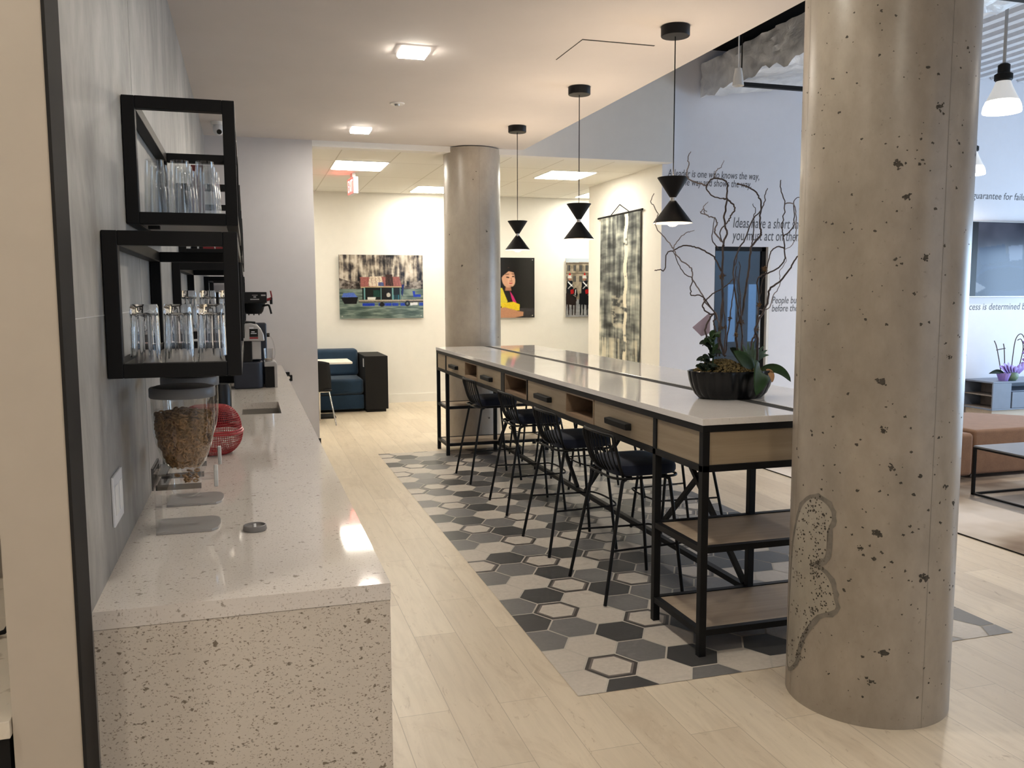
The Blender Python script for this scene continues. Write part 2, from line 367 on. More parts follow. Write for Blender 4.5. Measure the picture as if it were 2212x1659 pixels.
# measured outlines: willow branches and raffia knots (planter space), column scar and pits (angle, height)
BRANCHES=[('B',0.0050,[(-0.141,0.000,0.305),(-0.151,0.004,0.364),(-0.112,0.007,0.426),(-0.093,0.007,0.433),(-0.130,0.003,0.432),(-0.174,-0.005,0.470),(-0.169,-0.015,0.497),(-0.163,-0.027,0.505),(-0.136,-0.036,0.534),(-0.096,-0.041,0.558),(-0.047,-0.039,0.586),(-0.018,-0.030,0.615),(-0.001,-0.013,0.673),(0.033,0.009,0.747)]),
('B',0.0045,[(-0.040,0.050,0.210),(-0.043,0.049,0.329),(-0.050,0.046,0.378),(-0.073,0.043,0.437),(-0.138,0.038,0.493),(-0.139,0.034,0.505),(-0.174,0.031,0.553),(-0.214,0.030,0.611),(-0.215,0.030,0.645),(-0.235,0.033,0.678),(-0.281,0.038,0.707),(-0.315,0.046,0.754),(-0.327,0.055,0.783),(-0.359,0.066,0.821),(-0.391,0.077,0.859),(-0.399,0.088,0.893),(-0.380,0.097,0.937),(-0.395,0.103,0.970),(-0.416,0.106,1.003),(-0.401,0.105,1.041)]),
('B',0.0045,[(-0.106,-0.030,0.217),(-0.091,-0.028,0.285),(-0.104,-0.029,0.333),(-0.128,-0.035,0.388),(-0.118,-0.044,0.422),(-0.166,-0.053,0.482),(-0.214,-0.060,0.525),(-0.268,-0.062,0.529),(-0.273,-0.057,0.562),(-0.257,-0.044,0.607),(-0.287,-0.025,0.633),(-0.313,-0.003,0.686),(-0.329,0.018,0.748)]),
('B',0.0055,[(-0.057,0.020,0.213),(-0.065,0.017,0.317),(-0.052,0.013,0.455),(-0.050,0.008,0.524),(-0.060,0.004,0.592),(-0.061,0.003,0.640),(-0.083,0.005,0.678),(-0.108,0.011,0.721),(-0.168,0.020,0.759),(-0.216,0.032,0.774),(-0.263,0.045,0.778),(-0.309,0.057,0.755),(-0.341,0.067,0.741),(-0.351,0.072,0.660),(-0.375,0.071,0.659),(-0.411,0.063,0.654)]),
('B',0.0030,[(-0.318,0.050,0.764),(-0.287,0.050,0.807),(-0.240,0.050,0.846),(-0.224,0.050,0.848),(-0.200,0.050,0.856)]),
('B',0.0065,[(-0.046,-0.020,0.215),(-0.081,-0.018,0.305),(-0.070,-0.014,0.421),(-0.064,-0.009,0.553),(-0.065,-0.005,0.697),(-0.063,-0.003,0.783),(-0.043,-0.003,0.841),(-0.060,-0.006,0.907),(-0.059,-0.013,0.963),(-0.058,-0.022,1.018),(-0.067,-0.034,1.087),(-0.123,-0.046,1.107),(-0.172,-0.058,1.095),(-0.197,-0.067,1.065),(-0.200,-0.072,1.046),(-0.163,-0.072,1.015),(-0.101,-0.067,1.006)]),
('B',0.0045,[(-0.171,-0.020,1.071),(-0.230,-0.012,1.089),(-0.266,-0.000,1.108),(-0.277,-0.004,1.139),(-0.279,-0.031,1.168),(-0.305,-0.065,1.194),(-0.294,-0.076,1.224)]),
('B',0.0030,[(-0.134,-0.020,1.110),(-0.114,-0.020,1.153),(-0.093,-0.020,1.167),(-0.078,-0.020,1.201)]),
('B',0.0050,[(-0.073,-0.020,1.011),(-0.042,-0.013,1.006),(-0.008,-0.017,0.968),(-0.041,-0.034,0.924),(-0.073,-0.053,0.888),(-0.114,-0.059,0.845),(-0.092,-0.042,0.799),(-0.058,-0.004,0.774)]),
('B',0.0045,[(-0.085,-0.030,0.796),(-0.114,-0.024,0.829),(-0.125,-0.022,0.857),(-0.113,-0.029,0.885),(-0.138,-0.042,0.911),(-0.179,-0.059,0.918),(-0.207,-0.070,0.926),(-0.232,-0.069,0.935),(-0.208,-0.052,0.951),(-0.167,-0.023,0.945)]),
('B',0.0030,[(-0.184,-0.030,0.930),(-0.190,-0.030,0.967),(-0.169,-0.030,0.991)]),
('B',0.0035,[(-0.111,-0.040,0.762),(-0.128,-0.040,0.780),(-0.150,-0.040,0.813),(-0.141,-0.040,0.883),(-0.136,-0.040,0.916)]),
('B',0.0075,[(0.072,0.030,0.188),(0.043,0.027,0.301),(0.052,0.026,0.384),(0.079,0.028,0.443),(0.102,0.033,0.602),(0.121,0.041,0.700),(0.135,0.050,0.779),(0.190,0.058,0.834),(0.199,0.064,0.859),(0.193,0.066,0.908),(0.194,0.062,0.966),(0.184,0.052,1.014),(0.147,0.036,1.055),(0.084,0.017,1.079),(0.011,-0.004,1.091)]),
('B',0.0050,[(0.106,0.060,0.185),(0.093,0.058,0.348),(0.034,0.050,0.607),(0.046,0.040,0.748),(0.086,0.035,0.816),(0.131,0.040,0.914),(0.185,0.056,0.961),(0.228,0.081,1.018),(0.243,0.105,1.051),(0.266,0.120,1.090)]),
('B',0.0035,[(0.142,0.060,0.789),(0.151,0.060,0.848),(0.149,0.060,0.926),(0.159,0.060,0.970),(0.141,0.060,0.999)]),
('B',0.0055,[(0.154,0.040,0.189),(0.146,0.044,0.277),(0.171,0.047,0.326),(0.180,0.051,0.382),(0.190,0.053,0.470),(0.189,0.052,0.523),(0.173,0.048,0.602),(0.197,0.041,0.632),(0.247,0.032,0.651),(0.302,0.022,0.686),(0.310,0.011,0.730),(0.299,0.002,0.798),(0.284,-0.005,0.846),(0.278,-0.007,0.899),(0.291,-0.004,0.992),(0.272,0.004,1.074),(0.280,0.018,1.119)]),
('B',0.0035,[(0.321,0.040,1.002),(0.373,0.040,1.003),(0.392,0.040,0.950),(0.396,0.040,0.851),(0.374,0.040,0.791),(0.329,0.040,0.766)]),
('B',0.0035,[(0.321,0.040,0.835),(0.377,0.040,0.885),(0.381,0.040,0.949),(0.378,0.040,1.018),(0.407,0.040,1.038),(0.436,0.040,1.020)]),
('B',0.0040,[(0.349,0.070,0.773),(0.303,0.063,0.782),(0.256,0.050,0.756),(0.241,0.052,0.711),(0.248,0.078,0.653),(0.244,0.113,0.593),(0.239,0.128,0.469)]),
('B',0.0075,[(0.157,0.000,0.188),(0.149,-0.007,0.300),(0.135,-0.008,0.356),(0.203,0.001,0.484),(0.229,0.018,0.557),(0.309,0.036,0.602),(0.368,0.042,0.672),(0.399,0.030,0.727),(0.427,-0.001,0.770)]),
('B',0.0030,[(0.209,0.080,0.452),(0.259,0.070,0.455),(0.287,0.069,0.523),(0.338,0.087,0.588),(0.355,0.115,0.654),(0.396,0.127,0.705),(0.372,0.103,0.755)]),
('S',0.0050,[(0.061,0.000,0.183),(0.062,0.000,0.316),(0.044,-0.000,0.523),(0.034,0.000,0.698)]),
('S',0.0040,[(0.049,0.030,0.279),(0.050,0.030,0.419),(0.055,0.030,0.523),(0.040,0.030,0.626)]),
('S',0.0045,[(-0.038,0.000,0.227),(-0.015,0.000,0.393),(0.001,0.000,0.523),(0.018,0.000,0.674)]),
('S',0.0040,[(-0.060,-0.030,0.226),(-0.055,-0.030,0.353),(-0.075,-0.030,0.523),(-0.076,-0.030,0.672)]),
('S',0.0045,[(0.148,0.050,0.184),(0.166,0.050,0.276),(0.176,0.050,0.333)])]
KNOTS=[ (0.163,0.010,0.477,0.017),(0.150,0.010,0.352,0.016),(0.066,0.010,0.388,0.014),(0.032,0.010,0.326,0.014),(-0.007,0.010,0.410,0.012),(-0.059,0.010,0.362,0.017),(-0.032,0.010,0.365,0.011),(-0.057,0.010,0.625,0.020),(0.192,0.010,0.665,0.018) ]
PATCH=[ (-3.045,0.829),(-2.868,0.833),(-2.738,0.806),(-2.709,0.766),(-2.764,0.720),(-2.768,0.649),(-2.813,0.604),(-2.948,0.582),(-2.782,0.556),(-2.692,0.521),(-2.650,0.467),(-2.634,0.426),(-2.866,0.384),(-3.036,0.315),(3.112,0.240),(3.041,0.156),(2.813,0.103),(2.734,0.178),(2.776,0.336),(2.811,0.492),(2.853,0.609),(2.953,0.706),(3.059,0.780) ]
PITS=[ (-2.064,0.982,0.0126),(-1.728,0.952,0.0084),(-1.327,0.902,0.0112),(-2.195,0.737,0.0140),(-1.604,0.574,0.0168),(-2.060,0.295,0.0140),(-2.201,0.178,0.0098),(-2.286,0.117,0.0056),(-2.371,0.676,0.0091),(-2.426,0.889,0.0063),(-2.183,0.893,0.0070),(-1.797,0.882,0.0077),(-1.132,0.836,0.0091),(-1.399,0.772,0.0070),(-2.224,0.643,0.0084),(-2.543,0.510,0.0084),(-2.270,0.690,0.0056),(-1.954,0.926,0.0070),(-2.091,0.881,0.0042),(-2.367,0.823,0.0035),(-2.325,0.814,0.0035),(-2.020,0.635,0.0056),(-2.470,0.723,0.0056),(-2.359,0.755,0.0049),(-2.548,0.747,0.0042),(-1.825,0.768,0.0063),(-1.721,0.757,0.0042),(-1.374,0.592,0.0063),(-1.113,0.503,0.0063),(-1.120,0.521,0.0049),(-1.771,0.477,0.0042),(-1.526,0.516,0.0042),(-1.878,0.440,0.0049),(-1.557,0.231,0.0049),(-2.335,0.181,0.0035),(-2.687,0.174,0.0035),(-2.710,0.973,0.0042),(-2.878,0.910,0.0035),(3.085,0.869,0.0042),(-2.858,0.963,0.0035),(-2.722,0.876,0.0035),(-2.105,2.046,0.0141),(-1.692,2.239,0.0124),(-1.849,2.369,0.0071),(-2.017,1.935,0.0106),(-1.779,1.728,0.0106),(-2.208,1.289,0.0141),(-2.162,1.115,0.0106),(-2.905,2.368,0.0053),(3.094,2.188,0.0053),(-2.524,2.142,0.0053),(-2.617,1.952,0.0053),(-1.894,1.600,0.0071),(-1.939,1.166,0.0071),(-0.780,1.505,0.0071),(-1.349,1.566,0.0071),(-1.387,1.377,0.0088),(-2.938,1.861,0.0053),(-2.637,1.658,0.0053),(-2.855,1.491,0.0053),(-2.409,1.510,0.0053),(-3.042,1.281,0.0053),(-2.750,1.151,0.0053),(-2.460,1.058,0.0071),(-3.111,1.730,0.0044),(-2.367,2.418,0.0053),(-2.739,2.500,0.0053),(-1.310,2.090,0.0053),(-1.387,2.120,0.0053),(-2.113,1.721,0.0071),(-2.345,1.819,0.0053),(-1.798,1.494,0.0071),(2.883,2.352,0.0044),(-1.892,2.130,0.0053),(-1.544,1.768,0.0071) ]
M = MAT
CZ, TZ, HZ = 3.16, 3.10, 4.42          # low ceiling, lay-in ceiling, high ceiling
WX = -.355                             # face of the left wall
# ---------------- setting ----------------
f = MB(); f.box(-3, -4, -.1, 12.2, 13, 0); struct('floor', f, M['floor'])
def hexzone():
    x0, x1, y0, y1 = 1.215, 3.42, 3.105, 8.69
    dx, dy = .1945, .232; s = dx/1.5
    T = {-1: 'CMDMCMFCMDCDCMCFMCFCDCFDC', 0: 'FCMFDCMDCMFDMFCMFMLCFMDCL', 1: 'MDCCFDFMFDMCDMDCDFCMDLCM', 2: 'DCFMDMCDCMCFMCFMDMDCFMLC', 3: 'MDCMFDFMFDMCLDFCMDCMFDCL'}
    neg = {-1: 'C', 0: 'D', 1: 'C', 2: 'M', 3: 'C'}
    keys = ['C', 'M', 'D', 'L', 'B', 'b', 'g']
    mb = MB()
    def clip(poly):
        def cut(P, ax, lim, sg):
            out = []
            for i in range(len(P)):
                a, b = P[i], P[(i+1) % len(P)]; da, db = (a[ax]-lim)*sg, (b[ax]-lim)*sg
                if da <= 0: out.append(a)
                if da*db < 0:
                    t = da/(da-db); out.append((a[0]+(b[0]-a[0])*t, a[1]+(b[1]-a[1])*t))
            return out
        for ax, lim, sg in ((0, x0, -1), (0, x1, 1), (1, y0, -1), (1, y1, 1)):
            if len(poly) < 3: return []
            poly = cut(poly, ax, lim, sg)
        return poly
    def emit(poly, z, m):
        p = clip(poly)
        if len(p) > 2: mb.add([(x, y, z) for x, y in p], [tuple(range(len(p)))], m)
    R = random.Random(4)
    def hx(cx, cy, k): return [(cx+sx*s*k, cy+sy*dy*k) for sx, sy in ((-1, 0), (-.5, -.5), (.5, -.5), (1, 0), (.5, .5), (-.5, .5))]
    mb.add([(x0, y0, .0012), (x1, y0, .0012), (x1, y1, .0012), (x0, y1, .0012)], [(0, 1, 2, 3)], 6)
    for i in range(-2, 12):
        for j in range(-2, 26):
            cx = 1.455+dx*i; cy = 3.327+dy*(j+(.5 if i % 2 else 0))
            if j < 0: c = neg.get(i, R.choice('CMDCL')) if j == -1 else R.choice('CMD')
            elif i in T and j < len(T[i]): c = T[i][j]
            else: c = R.choice('CCMMDDLF' if (i+j) % 3 else 'FCMDL')
            if c == 'F':
                emit(hx(cx, cy, .962), .0020, 4); emit(hx(cx, cy, .83), .0024, 5); emit(hx(cx, cy, .74), .0028, 0)
            else: emit(hx(cx, cy, .962), .0020, keys.index(c))
    o = mb.build('floor', [M['tileC'], M['tileM'], M['tileD'], M['tileL'], M['tileB'], M['tileB2'], M['grout']])
    tag(o, kind='structure')
    o.data.polygons.foreach_set('use_smooth', [False]*len(o.data.polygons))
    # make all tiles face up
    bm = bmesh.new(); bm.from_mesh(o.data)
    for fc in bm.faces:
        fc.normal_update()
        if fc.normal.z < 0: fc.normal_flip()
    bm.to_mesh(o.data); bm.free()
hexzone()
# ceilings
c = MB(); c.box(-3, -4, CZ, 2.9, 9.1, HZ); struct('ceiling', c, M['ceil'])
c = MB(); c.prism([(-3, 9.241), (4.629, 9.241), (4.629, 9.401), (8, 9.401), (8, 13), (-3, 13)], TZ, TZ+.08); struct('ceiling', c, M['grid'])
c = MB(); c.box(2.9, -4, HZ, 12.2, 9.4, HZ+.1); struct('ceiling', c, M['deck'])
# fine lines of the access hatch in the low ceiling
t = MB()
for a, b in (((2.018, 5.613), (2.018, 5.128)), ((2.018, 5.128), (2.5, 5.138))):
    t.box(a[0]-.003, a[1]-.003, CZ-.0015, b[0]+.003, b[1]+.003, CZ+.001)
struct('trim_1', t, M['darkstrip'])
# walls
w = MB(); w.box(WX-.130, 1.915, 0, WX, 9.1, CZ); o = struct('wall_left', w, [M['panel'], M['beige']])
w = MB(); w.box(WX-.130, 1.90, 0, WX-.004, 1.915, CZ); struct('wall_left_end', w, M['beige'])
w = MB(); w.box(WX-.0035, 1.897, 0, WX+.003, 2.035, CZ); struct('trim_2', w, M['darkstrip'])
w = MB()
w.box(WX+.0002, 2.04, 1.552, WX+.0012, 9.1, 1.5545)
for y in (3.28, 6.3): w.box(WX+.0002, y-.0012, .9, WX+.0012, y+.0012, CZ)
struct('trim_3', w, M['acryl'])
w = MB(); w.box(WX-.155, 9.1, 0, .67, 9.24, CZ); struct('wall_end', w, M['greywall'])
w = MB(); w.box(.50, 9.088, 0, .682, 9.10, .13); struct('baseboard_end', w, M['darkstrip'])
w = MB(); w.box(.67, 9.1, TZ, 2.9, 9.24, HZ); w.box(2.9, 9.1, TZ, 4.70, 9.24, HZ); struct('wall_header', w, M['white'])
w = MB(); w.box(-3, 12.9, 0, 8, 13, TZ); struct('wall_back', w, M['cream'])
w = MB(); w.box(-3, 12.885, 0, 8, 12.9, .13); struct('baseboard_back', w, M['cream'])
w = MB(); w.box(4.63, 9.263, 0, 4.76, 11.5, TZ); struct('wall_tapestry', w, M['cream'])
D0, D1, DZ = 5.337, 6.063, 2.172
w = MB(); w.box(4.761, 9.25, 0, D0, 9.40, HZ); w.box(4.63, 9.25, 0, 4.761, 9.2625, HZ); w.box(4.63, 9.2625, TZ+.081, 4.761, 9.40, HZ); w.box(D1+.03, 9.25, 0, 12.2, 9.40, HZ); w.box(D0, 9.25, DZ, D1+.03, 9.40, HZ); struct('wall_text', w, M['textwall'])
w = MB()
w.box(12, -4, 0, 12.2, 4.0, HZ); w.box(12, 8.8, 0, 12.2, 9.4, HZ); w.box(12, 4.0, 0, 12.2, 8.8, .2); w.box(12, 4.0, 2.45, 12.2, 8.8, HZ)
struct('wall_right', w, M['textwall'])
w = MB()
for k in range(5): w.box(12.05, 4.0+k*1.2-.03, .2, 12.12, 4.0+k*1.2+.03, 2.45); struct('window_1', w, M['blackmat'])
w = MB(); w.box(-3, -4.2, 0, 4.4, -4, HZ); w.box(10.6, -4.2, 0, 12.2, -4, HZ); w.box(4.4, -4.2, 0, 10.6, -4, .3); w.box(4.4, -4.2, 3.7, 10.6, -4, HZ); struct('wall_front', w, M['textwall'])
w = MB()
for k in range(5): w.box(4.4+k*1.55-.03, -4.14, .3, 4.4+k*1.55+.03, -4.08, 3.7)
struct('window_2', w, M['blackmat'])
w = MB(); w.box(-3.1, -4, 0, -3, 13, CZ); struct('wall_kitchen', w, M['beige'])
w = MB(); w.box(-3, 4.2, 0, WX-.131, 4.3, CZ); struct('wall_kitchen_far', w, M['beige'])
w = MB(); w.box(8, 9.4, 0, 8.1, 13, TZ); struct('wall_office_side', w, M['cream'])
# black plate and beam put in as shade on the high ceiling; deck ribs
w = MB(); w.box(2.92, -4, HZ-.05, 5.6, 9.09, HZ-.001); w.box(3.35, -4, HZ-.34, 3.5, 9.09, HZ-.05); struct('ceiling_shade_plate', w, M['blackmat'])
w = MB()
for k in range(24):
    x = 6.7+k*.22; w.prism_axis([(x-.07, HZ), (x-.045, HZ-.07), (x+.045, HZ-.07), (x+.07, HZ)], -4, 9.24, 'y')
struct('trim_5', w, M['deck'])
# glazed door and the office behind it
w = MB(); w.box(D0, 9.30, 0, D0+.035, 9.345, DZ); w.box(D1-.055, 9.30, 0, D1, 9.345, DZ); w.box(D0, 9.30, DZ-.05, D1, 9.345, DZ); w.box(D0, 9.30, 0, D1, 9.345, .09)
dr = struct('door_1', w, M['black'])
g = MB(); g.box(D0+.03, 9.318, .08, D1-.05, 9.326, DZ-.04); o = g.build('glass_pane', M['doorglass'], dr)
g = MB(); g.box(D1-.085, 9.285, .95, D1-.065, 9.30, 1.35); g.build('door_handle', M['steel'], dr)
w = MB(); w.box(D1, 9.251, 0, D1+.03, 9.40, DZ+.0); struct('door_1_jamb', w, M['white'])
w = MB(); w.box(4.761, 11.4, 0, 8, 11.5, TZ); struct('wall_office', w, M['office'])
w = MB()
for x in (5.75, 6.05, 6.42, 6.8, 7.15): w.box(x, 11.38, .9, x+.12, 11.399, 1.75)
struct('window_3', w, M['officewin'])
# ---------------- columns ----------------
def column(name, cx, cy, z1, mat, label, pits, patch):
    r = .305; t = thing(name, label, 'column', (cx, cy, 0)); mb = MB()
    mb.lathe([(r, 0), (r, z1)], 96, (cx, cy, 0), m=0)
    def wrap(th, z, k=0): return (cx+(r+k)*math.cos(th), cy+(r+k)*math.sin(th), z)
    R = random.Random(7)
    for th, z, s in pits:
        n = 9; cen = wrap(th, z, .0007); ring = []
        for i in range(n):
            q = 1.2*s*R.uniform(.35, 1.15); a = 2*PI*i/n; ring.append(wrap(th+q*math.cos(a)/r, z+q*.85*math.sin(a), .0007))
        mb.add([cen]+ring, [(0, 1+i, 1+(i+1) % n) for i in range(n)], 1)
        if s > .0085:      # larger pits are ragged clusters
            for _ in range(6):
                a0, d0, q0 = R.uniform(0, 2*PI), s*R.uniform(.8, 1.7), s*R.uniform(.2, .5)
                rg = [wrap(th+(d0*math.cos(a0)+q0*R.uniform(.5, 1.3)*math.cos(2*PI*i/7))/r, z+d0*math.sin(a0)*.8+q0*R.uniform(.5, 1.3)*math.sin(2*PI*i/7), .0008) for i in range(7)]
                mb.add(rg, [tuple(range(7))], 1)
    for th in (-1.56, .9, 2.9):   # mould seam
        pts = [z1*i/20 for i in range(21)]
        mb.add([wrap(th-.0025, z, .0005) for z in pts]+[wrap(th+.0025, z, .0005) for z in pts], [(i, i+1, 22+i, 21+i) for i in range(20)], 2)
    o = mb.build('shaft', [mat, M['pit'], M['patchrim']], t, smooth=True)
    if patch:
        P = [(a if a < 0 else a-2*PI, z) for a, z in patch]; ca = sum(a for a, _ in P)/len(P); cz = sum(z for _, z in P)/len(P)
        def blob(name, grow, k, mt, spots):
            fine = []
            for i in range(len(P)):
                a, b = P[i], P[(i+1) % len(P)]; p = P[i-1]; q = P[(i+2) % len(P)]
                for u in (0, .34, .67):
                    h = [.5*((2*a[c])+(b[c]-p[c])*u+(2*p[c]-5*a[c]+4*b[c]-q[c])*u*u+(3*a[c]-p[c]-3*b[c]+q[c])*u**3) for c in (0, 1)]
                    fine.append(h)
            bm = bmesh.new(); vs = []
            n = len(fine)
            for i in range(n):
                tx, tz = (fine[(i+1) % n][0]-fine[i-1][0])*r, fine[(i+1) % n][1]-fine[i-1][1]; L = math.hypot(tx, tz) or 1
                g = grow*R.uniform(.7, 1.3)
                vs.append(bm.verts.new(((fine[i][0]*r-tz/L*g*-SGN), fine[i][1]+tx/L*g*-SGN, 0)))
            bm.faces.new(vs); bmesh.ops.triangulate(bm, faces=bm.faces)
            bmesh.ops.subdivide_edges(bm, edges=bm.edges, cuts=3, use_grid_fill=True)
            mb2 = MB(); idx = {}
            for i, v in enumerate(bm.verts): idx[v] = i
            mb2.add([wrap(v.co.x/r, v.co.y, k) for v in bm.verts], [tuple(idx[v] for v in fc.verts) for fc in bm.faces], 0)
            bm.free()
            for _ in range(spots):
                # honeycombed aggregate holes
                a, z = R.choice(P); u = R.uniform(.15, .75); a2 = a+(ca-a)*u+R.gauss(0, .04); z2 = z+(cz-z)*u*.3+R.gauss(0, .02)
                s = R.uniform(.0018, .0052); m_ = 6
                mb2.add([wrap(a2+s*R.uniform(.5, 1.2)*math.cos(2*PI*i/m_)/r, z2+s*R.uniform(.5, 1.2)*math.sin(2*PI*i/m_), k+.0006) for i in range(m_)], [tuple(range(m_))], 1)
            o = mb2.build(name, [mt, M['pit']], t)
            o.data.polygons.foreach_set('use_smooth', [True]*len(o.data.polygons))
        area2 = sum(P[i][0]*P[(i+1) % len(P)][1]-P[(i+1) % len(P)][0]*P[i][1] for i in range(len(P))); SGN = 1 if area2 > 0 else -1
        blob('patch_rim', .016, .0012, M['patchrim'], 0); blob('rough_patch', -.003, .002, M['patch'], 420)
    return t
R0 = random.Random(21)
extra = [(R0.uniform(-PI, PI), R0.uniform(.1, 2.9), R0.choice([.0022, .0026, .003, .004, .006])) for _ in range(620)]
column('concrete_column', 2.33, 2.795, HZ+.0, M['column'], 'thick concrete column nearest the camera, pitted, with a rough scar near its foot', PITS+extra, PATCH)
R0 = random.Random(3)
column('concrete_column', 2.36, 9.245, TZ+.05, M['column2'], 'round concrete column standing behind the far end of the long table', [(R0.uniform(-PI, PI), R0.uniform(.2, 2.9), R0.uniform(.004, .011)) for _ in range(40)], None)
# ---------------- counter ----------------
CT = .90; CX = .312; CY0 = 2.06; CY1 = 9.10
SX0, SX1, SY0, SY1 = -.054, .172, 5.35, 5.94
c = MB()
c.box(WX, CY0, CT-.042, CX, SY0, CT); c.box(WX, SY1, CT-.042, CX, CY1, CT); c.box(WX, SY0, CT-.042, SX0, SY1, CT); c.box(SX1, SY0, CT-.042, CX, SY1, CT)
o = c.build('counter_top', M['quartz']); bm = bmesh.new(); bm.from_mesh(o.data); bmesh.ops.remove_doubles(bm, verts=bm.verts, dist=1e-5); bm.to_mesh(o.data); bm.free()
o.name = 'worktop'; tag(centre(o), 'long speckled quartz counter top along the concrete-look wall', 'counter')
c = MB(); c.box(WX, CY0+.002, 0, CX-.001, CY0+.032, CT-.0435)
tag(centre(c.build('counter_end_panel', M['quartzside'], bevel=.0015)), 'speckled quartz end panel closing the near end of the counter', 'panel')
s = thing('sink', 'small rectangular steel sink set into the counter', 'sink', ((SX0+SX1)/2, (SY0+SY1)/2, CT-.20))
q = MB(); e = .006
q.box(SX0-e, SY0-e, CT-.20, SX1+e, SY1+e, CT-.194); q.box(SX0-e, SY0-e, CT-.194, SX0, SY1+e, CT-.043); q.box(SX1, SY0-e, CT-.194, SX1+e, SY1+e, CT-.043)
q.box(SX0, SY0-e, CT-.194, SX1, SY0, CT-.043); q.box(SX0, SY1, CT-.194, SX1, SY1+e, CT-.043); q.build('basin', M['steel'], s)
q = MB(); q.lathe([(.03, 0), (.03, .004)], 20, ((SX0+SX1)/2, (SY0+SY1)/2, CT-.194)); q.build('drain', M['chrome'], s)
ys = [2.095, 3.4, 4.7, 6.1, 7.6, 9.09]
for k in range(5):
    y0, y1 = ys[k], ys[k+1]
    if k == 2: y1 = 5.33
    if k == 3: y0 = 5.96
    t = thing('base_cabinet', 'white base cabinet under the counter, section %s' % ('by the end panel', 'second from the end panel', 'just before the sink', 'just past the sink', 'by the end wall')[k], 'cabinet', ((WX+.28)/2, (y0+y1)/2, 0))
    q = MB(); q.box(WX+.002, y0+.001, .1, .265, y1-.001, CT-.044); q.box(WX+.002, y0+.01, 0, .21, y1-.01, .1); q.build('carcass', M['plate'], t)
    for a, b in ((y0, (y0+y1)/2), ((y0+y1)/2, y1)):
        q = MB(); q.box(.266, a+.004, .105, .284, b-.004, CT-.05); d = q.build('cabinet_door', M['plate'], t, bevel=.001)
        q = MB(); q.box(.2845, b-.05, .62, .296, b-.035, .78); q.build('handle', M['black'], d)
t = thing('sink_cabinet', 'white base cabinet front directly under the sink', 'cabinet', (.2, 5.645, 0))
q = MB(); q.box(WX+.01, 5.34, .1, .265, 5.95, .118); q.box(WX+.01, 5.34, 0, .21, 5.95, .1); q.build('carcass', M['plate'], t)
q = MB(); q.box(.266, 5.334, .105, .284, 5.956, CT-.05); d = q.build('cabinet_door', M['plate'], t, bevel=.001)
q = MB(); q.box(.2845, 5.90, .62, .296, 5.915, .78); q.build('handle', M['black'], d)
# outlet on the wall
t = thing('wall_outlet', 'white outlet plate on the grey wall just above the counter', 'outlet', (WX, 2.487, .998))
q = MB(); q.box(WX+.0005, 2.408, 1.002, WX+.007, 2.567, 1.134); q.build('cover_plate', M['plate'], t, bevel=.002)
for k in range(2):
    q = MB(); q.box(WX+.0072, 2.425+k*.075, 1.03, WX+.009, 2.475+k*.075, 1.106); q.build('socket', M['white'], t, bevel=.001)
# ---------------- black frame wall shelves ----------------
def shelf_unit(y0, z0, z1, L, label):
    t = thing('wall_shelf', label, 'shelf', ((WX-.02)/2, y0+L/2, z0), group='black open box shelves on the left wall'); x0, x1 = WX+.002, -.021; b = .0375
    q = MB()
    for y in (y0, y0+L-b):
        q.box(x0, y, z0, x0+b, y+b, z1); q.box(x1-b, y, z0, x1, y+b, z1); q.box(x0+b, y, z1-b, x1-b, y+b, z1); q.box(x0+b, y, z0, x1-b, y+b, z0+b)
    for z in (z0, z1-b):
        q.box(x0, y0+b, z, x0+b, y0+L-b, z+b); q.box(x1-b, y0+b, z, x1, y0+L-b, z+b)
    q.build('frame', M['black'], t, bevel=.002)
    q = MB(); q.box(x0+b, y0+b, z0+.004, x1-b, y0+L-b, z0+.012); q.build('shelf_panel', M['silver'], t)
    for yy in (y0+.12, y0+L-.16):
        q = MB(); q.box(x0+.05, yy, z0-.006, x0+.085, yy+.03, z0+.004); q.build('clip', M['blackmat'], t)
    return t
LZ0, LZ1, UZ0, UZ1 = 1.388, 1.770, 1.827, 2.219
for y, L, lb in ((2.44, 1.18, 'lower black frame box shelf nearest the camera, holding three upturned glasses'), (4.62, 1.17, 'lower black frame box shelf, second along the wall, with fluted glasses'), (7.9, 1.17, 'lower black frame box shelf by the end wall, past the coffee machines')):
    shelf_unit(y, LZ0, LZ1, L, lb)
for y, lb in ((2.965, 'upper black frame box shelf nearest the camera, with tall tumblers'), (5.15, 'upper black frame box shelf, second along the wall, with red boxes'), (7.33, 'upper black frame box shelf farthest along the wall')):
    shelf_unit(y, UZ0, UZ1, 1.17, lb)
def fluted_glass():
    mb = MB(); n = 64; H = .178
    # upturned: mouth down, thick foot up
    out = [(.0435, 0), (.0435, .004), (.043, .02), (.042, .05), (.041, .10), (.040, .148), (.0395, .152), (.039, .170), (.036, H)]
    inn = [(.0412, 0), (.0402, .02), (.039, .05), (.0378, .10), (.0365, .146), (.022, .153), (1e-6, .154)]
    vs = []; fs = []
    prof = out[::-1]+inn
    prof = [(1e-6, H)]+prof
    for r, z in prof:
        for j in range(n):
            th = 2*PI*j/n
            k = 1-.055*abs(math.cos(6*th))**1.5*(1 if .01 < z < .15 and (r, z) in out else 0)
            vs.append((r*k*math.cos(th), r*k*math.sin(th), z))
    for i in range(len(prof)-1):
        for j in range(n):
            fs.append((i*n+j, i*n+(j+1) % n, (i+1)*n+(j+1) % n, (i+1)*n+j))
    mb.add(vs, fs)
    o = mb.build('drinking_glass', M['glass'], smooth=True)
    bm = bmesh.new(); bm.from_mesh(o.data); bmesh.ops.remove_doubles(bm, verts=bm.verts, dist=1e-5); bmesh.ops.recalc_face_normals(bm, faces=bm.faces); bm.to_mesh(o.data); bm.free()
    return o
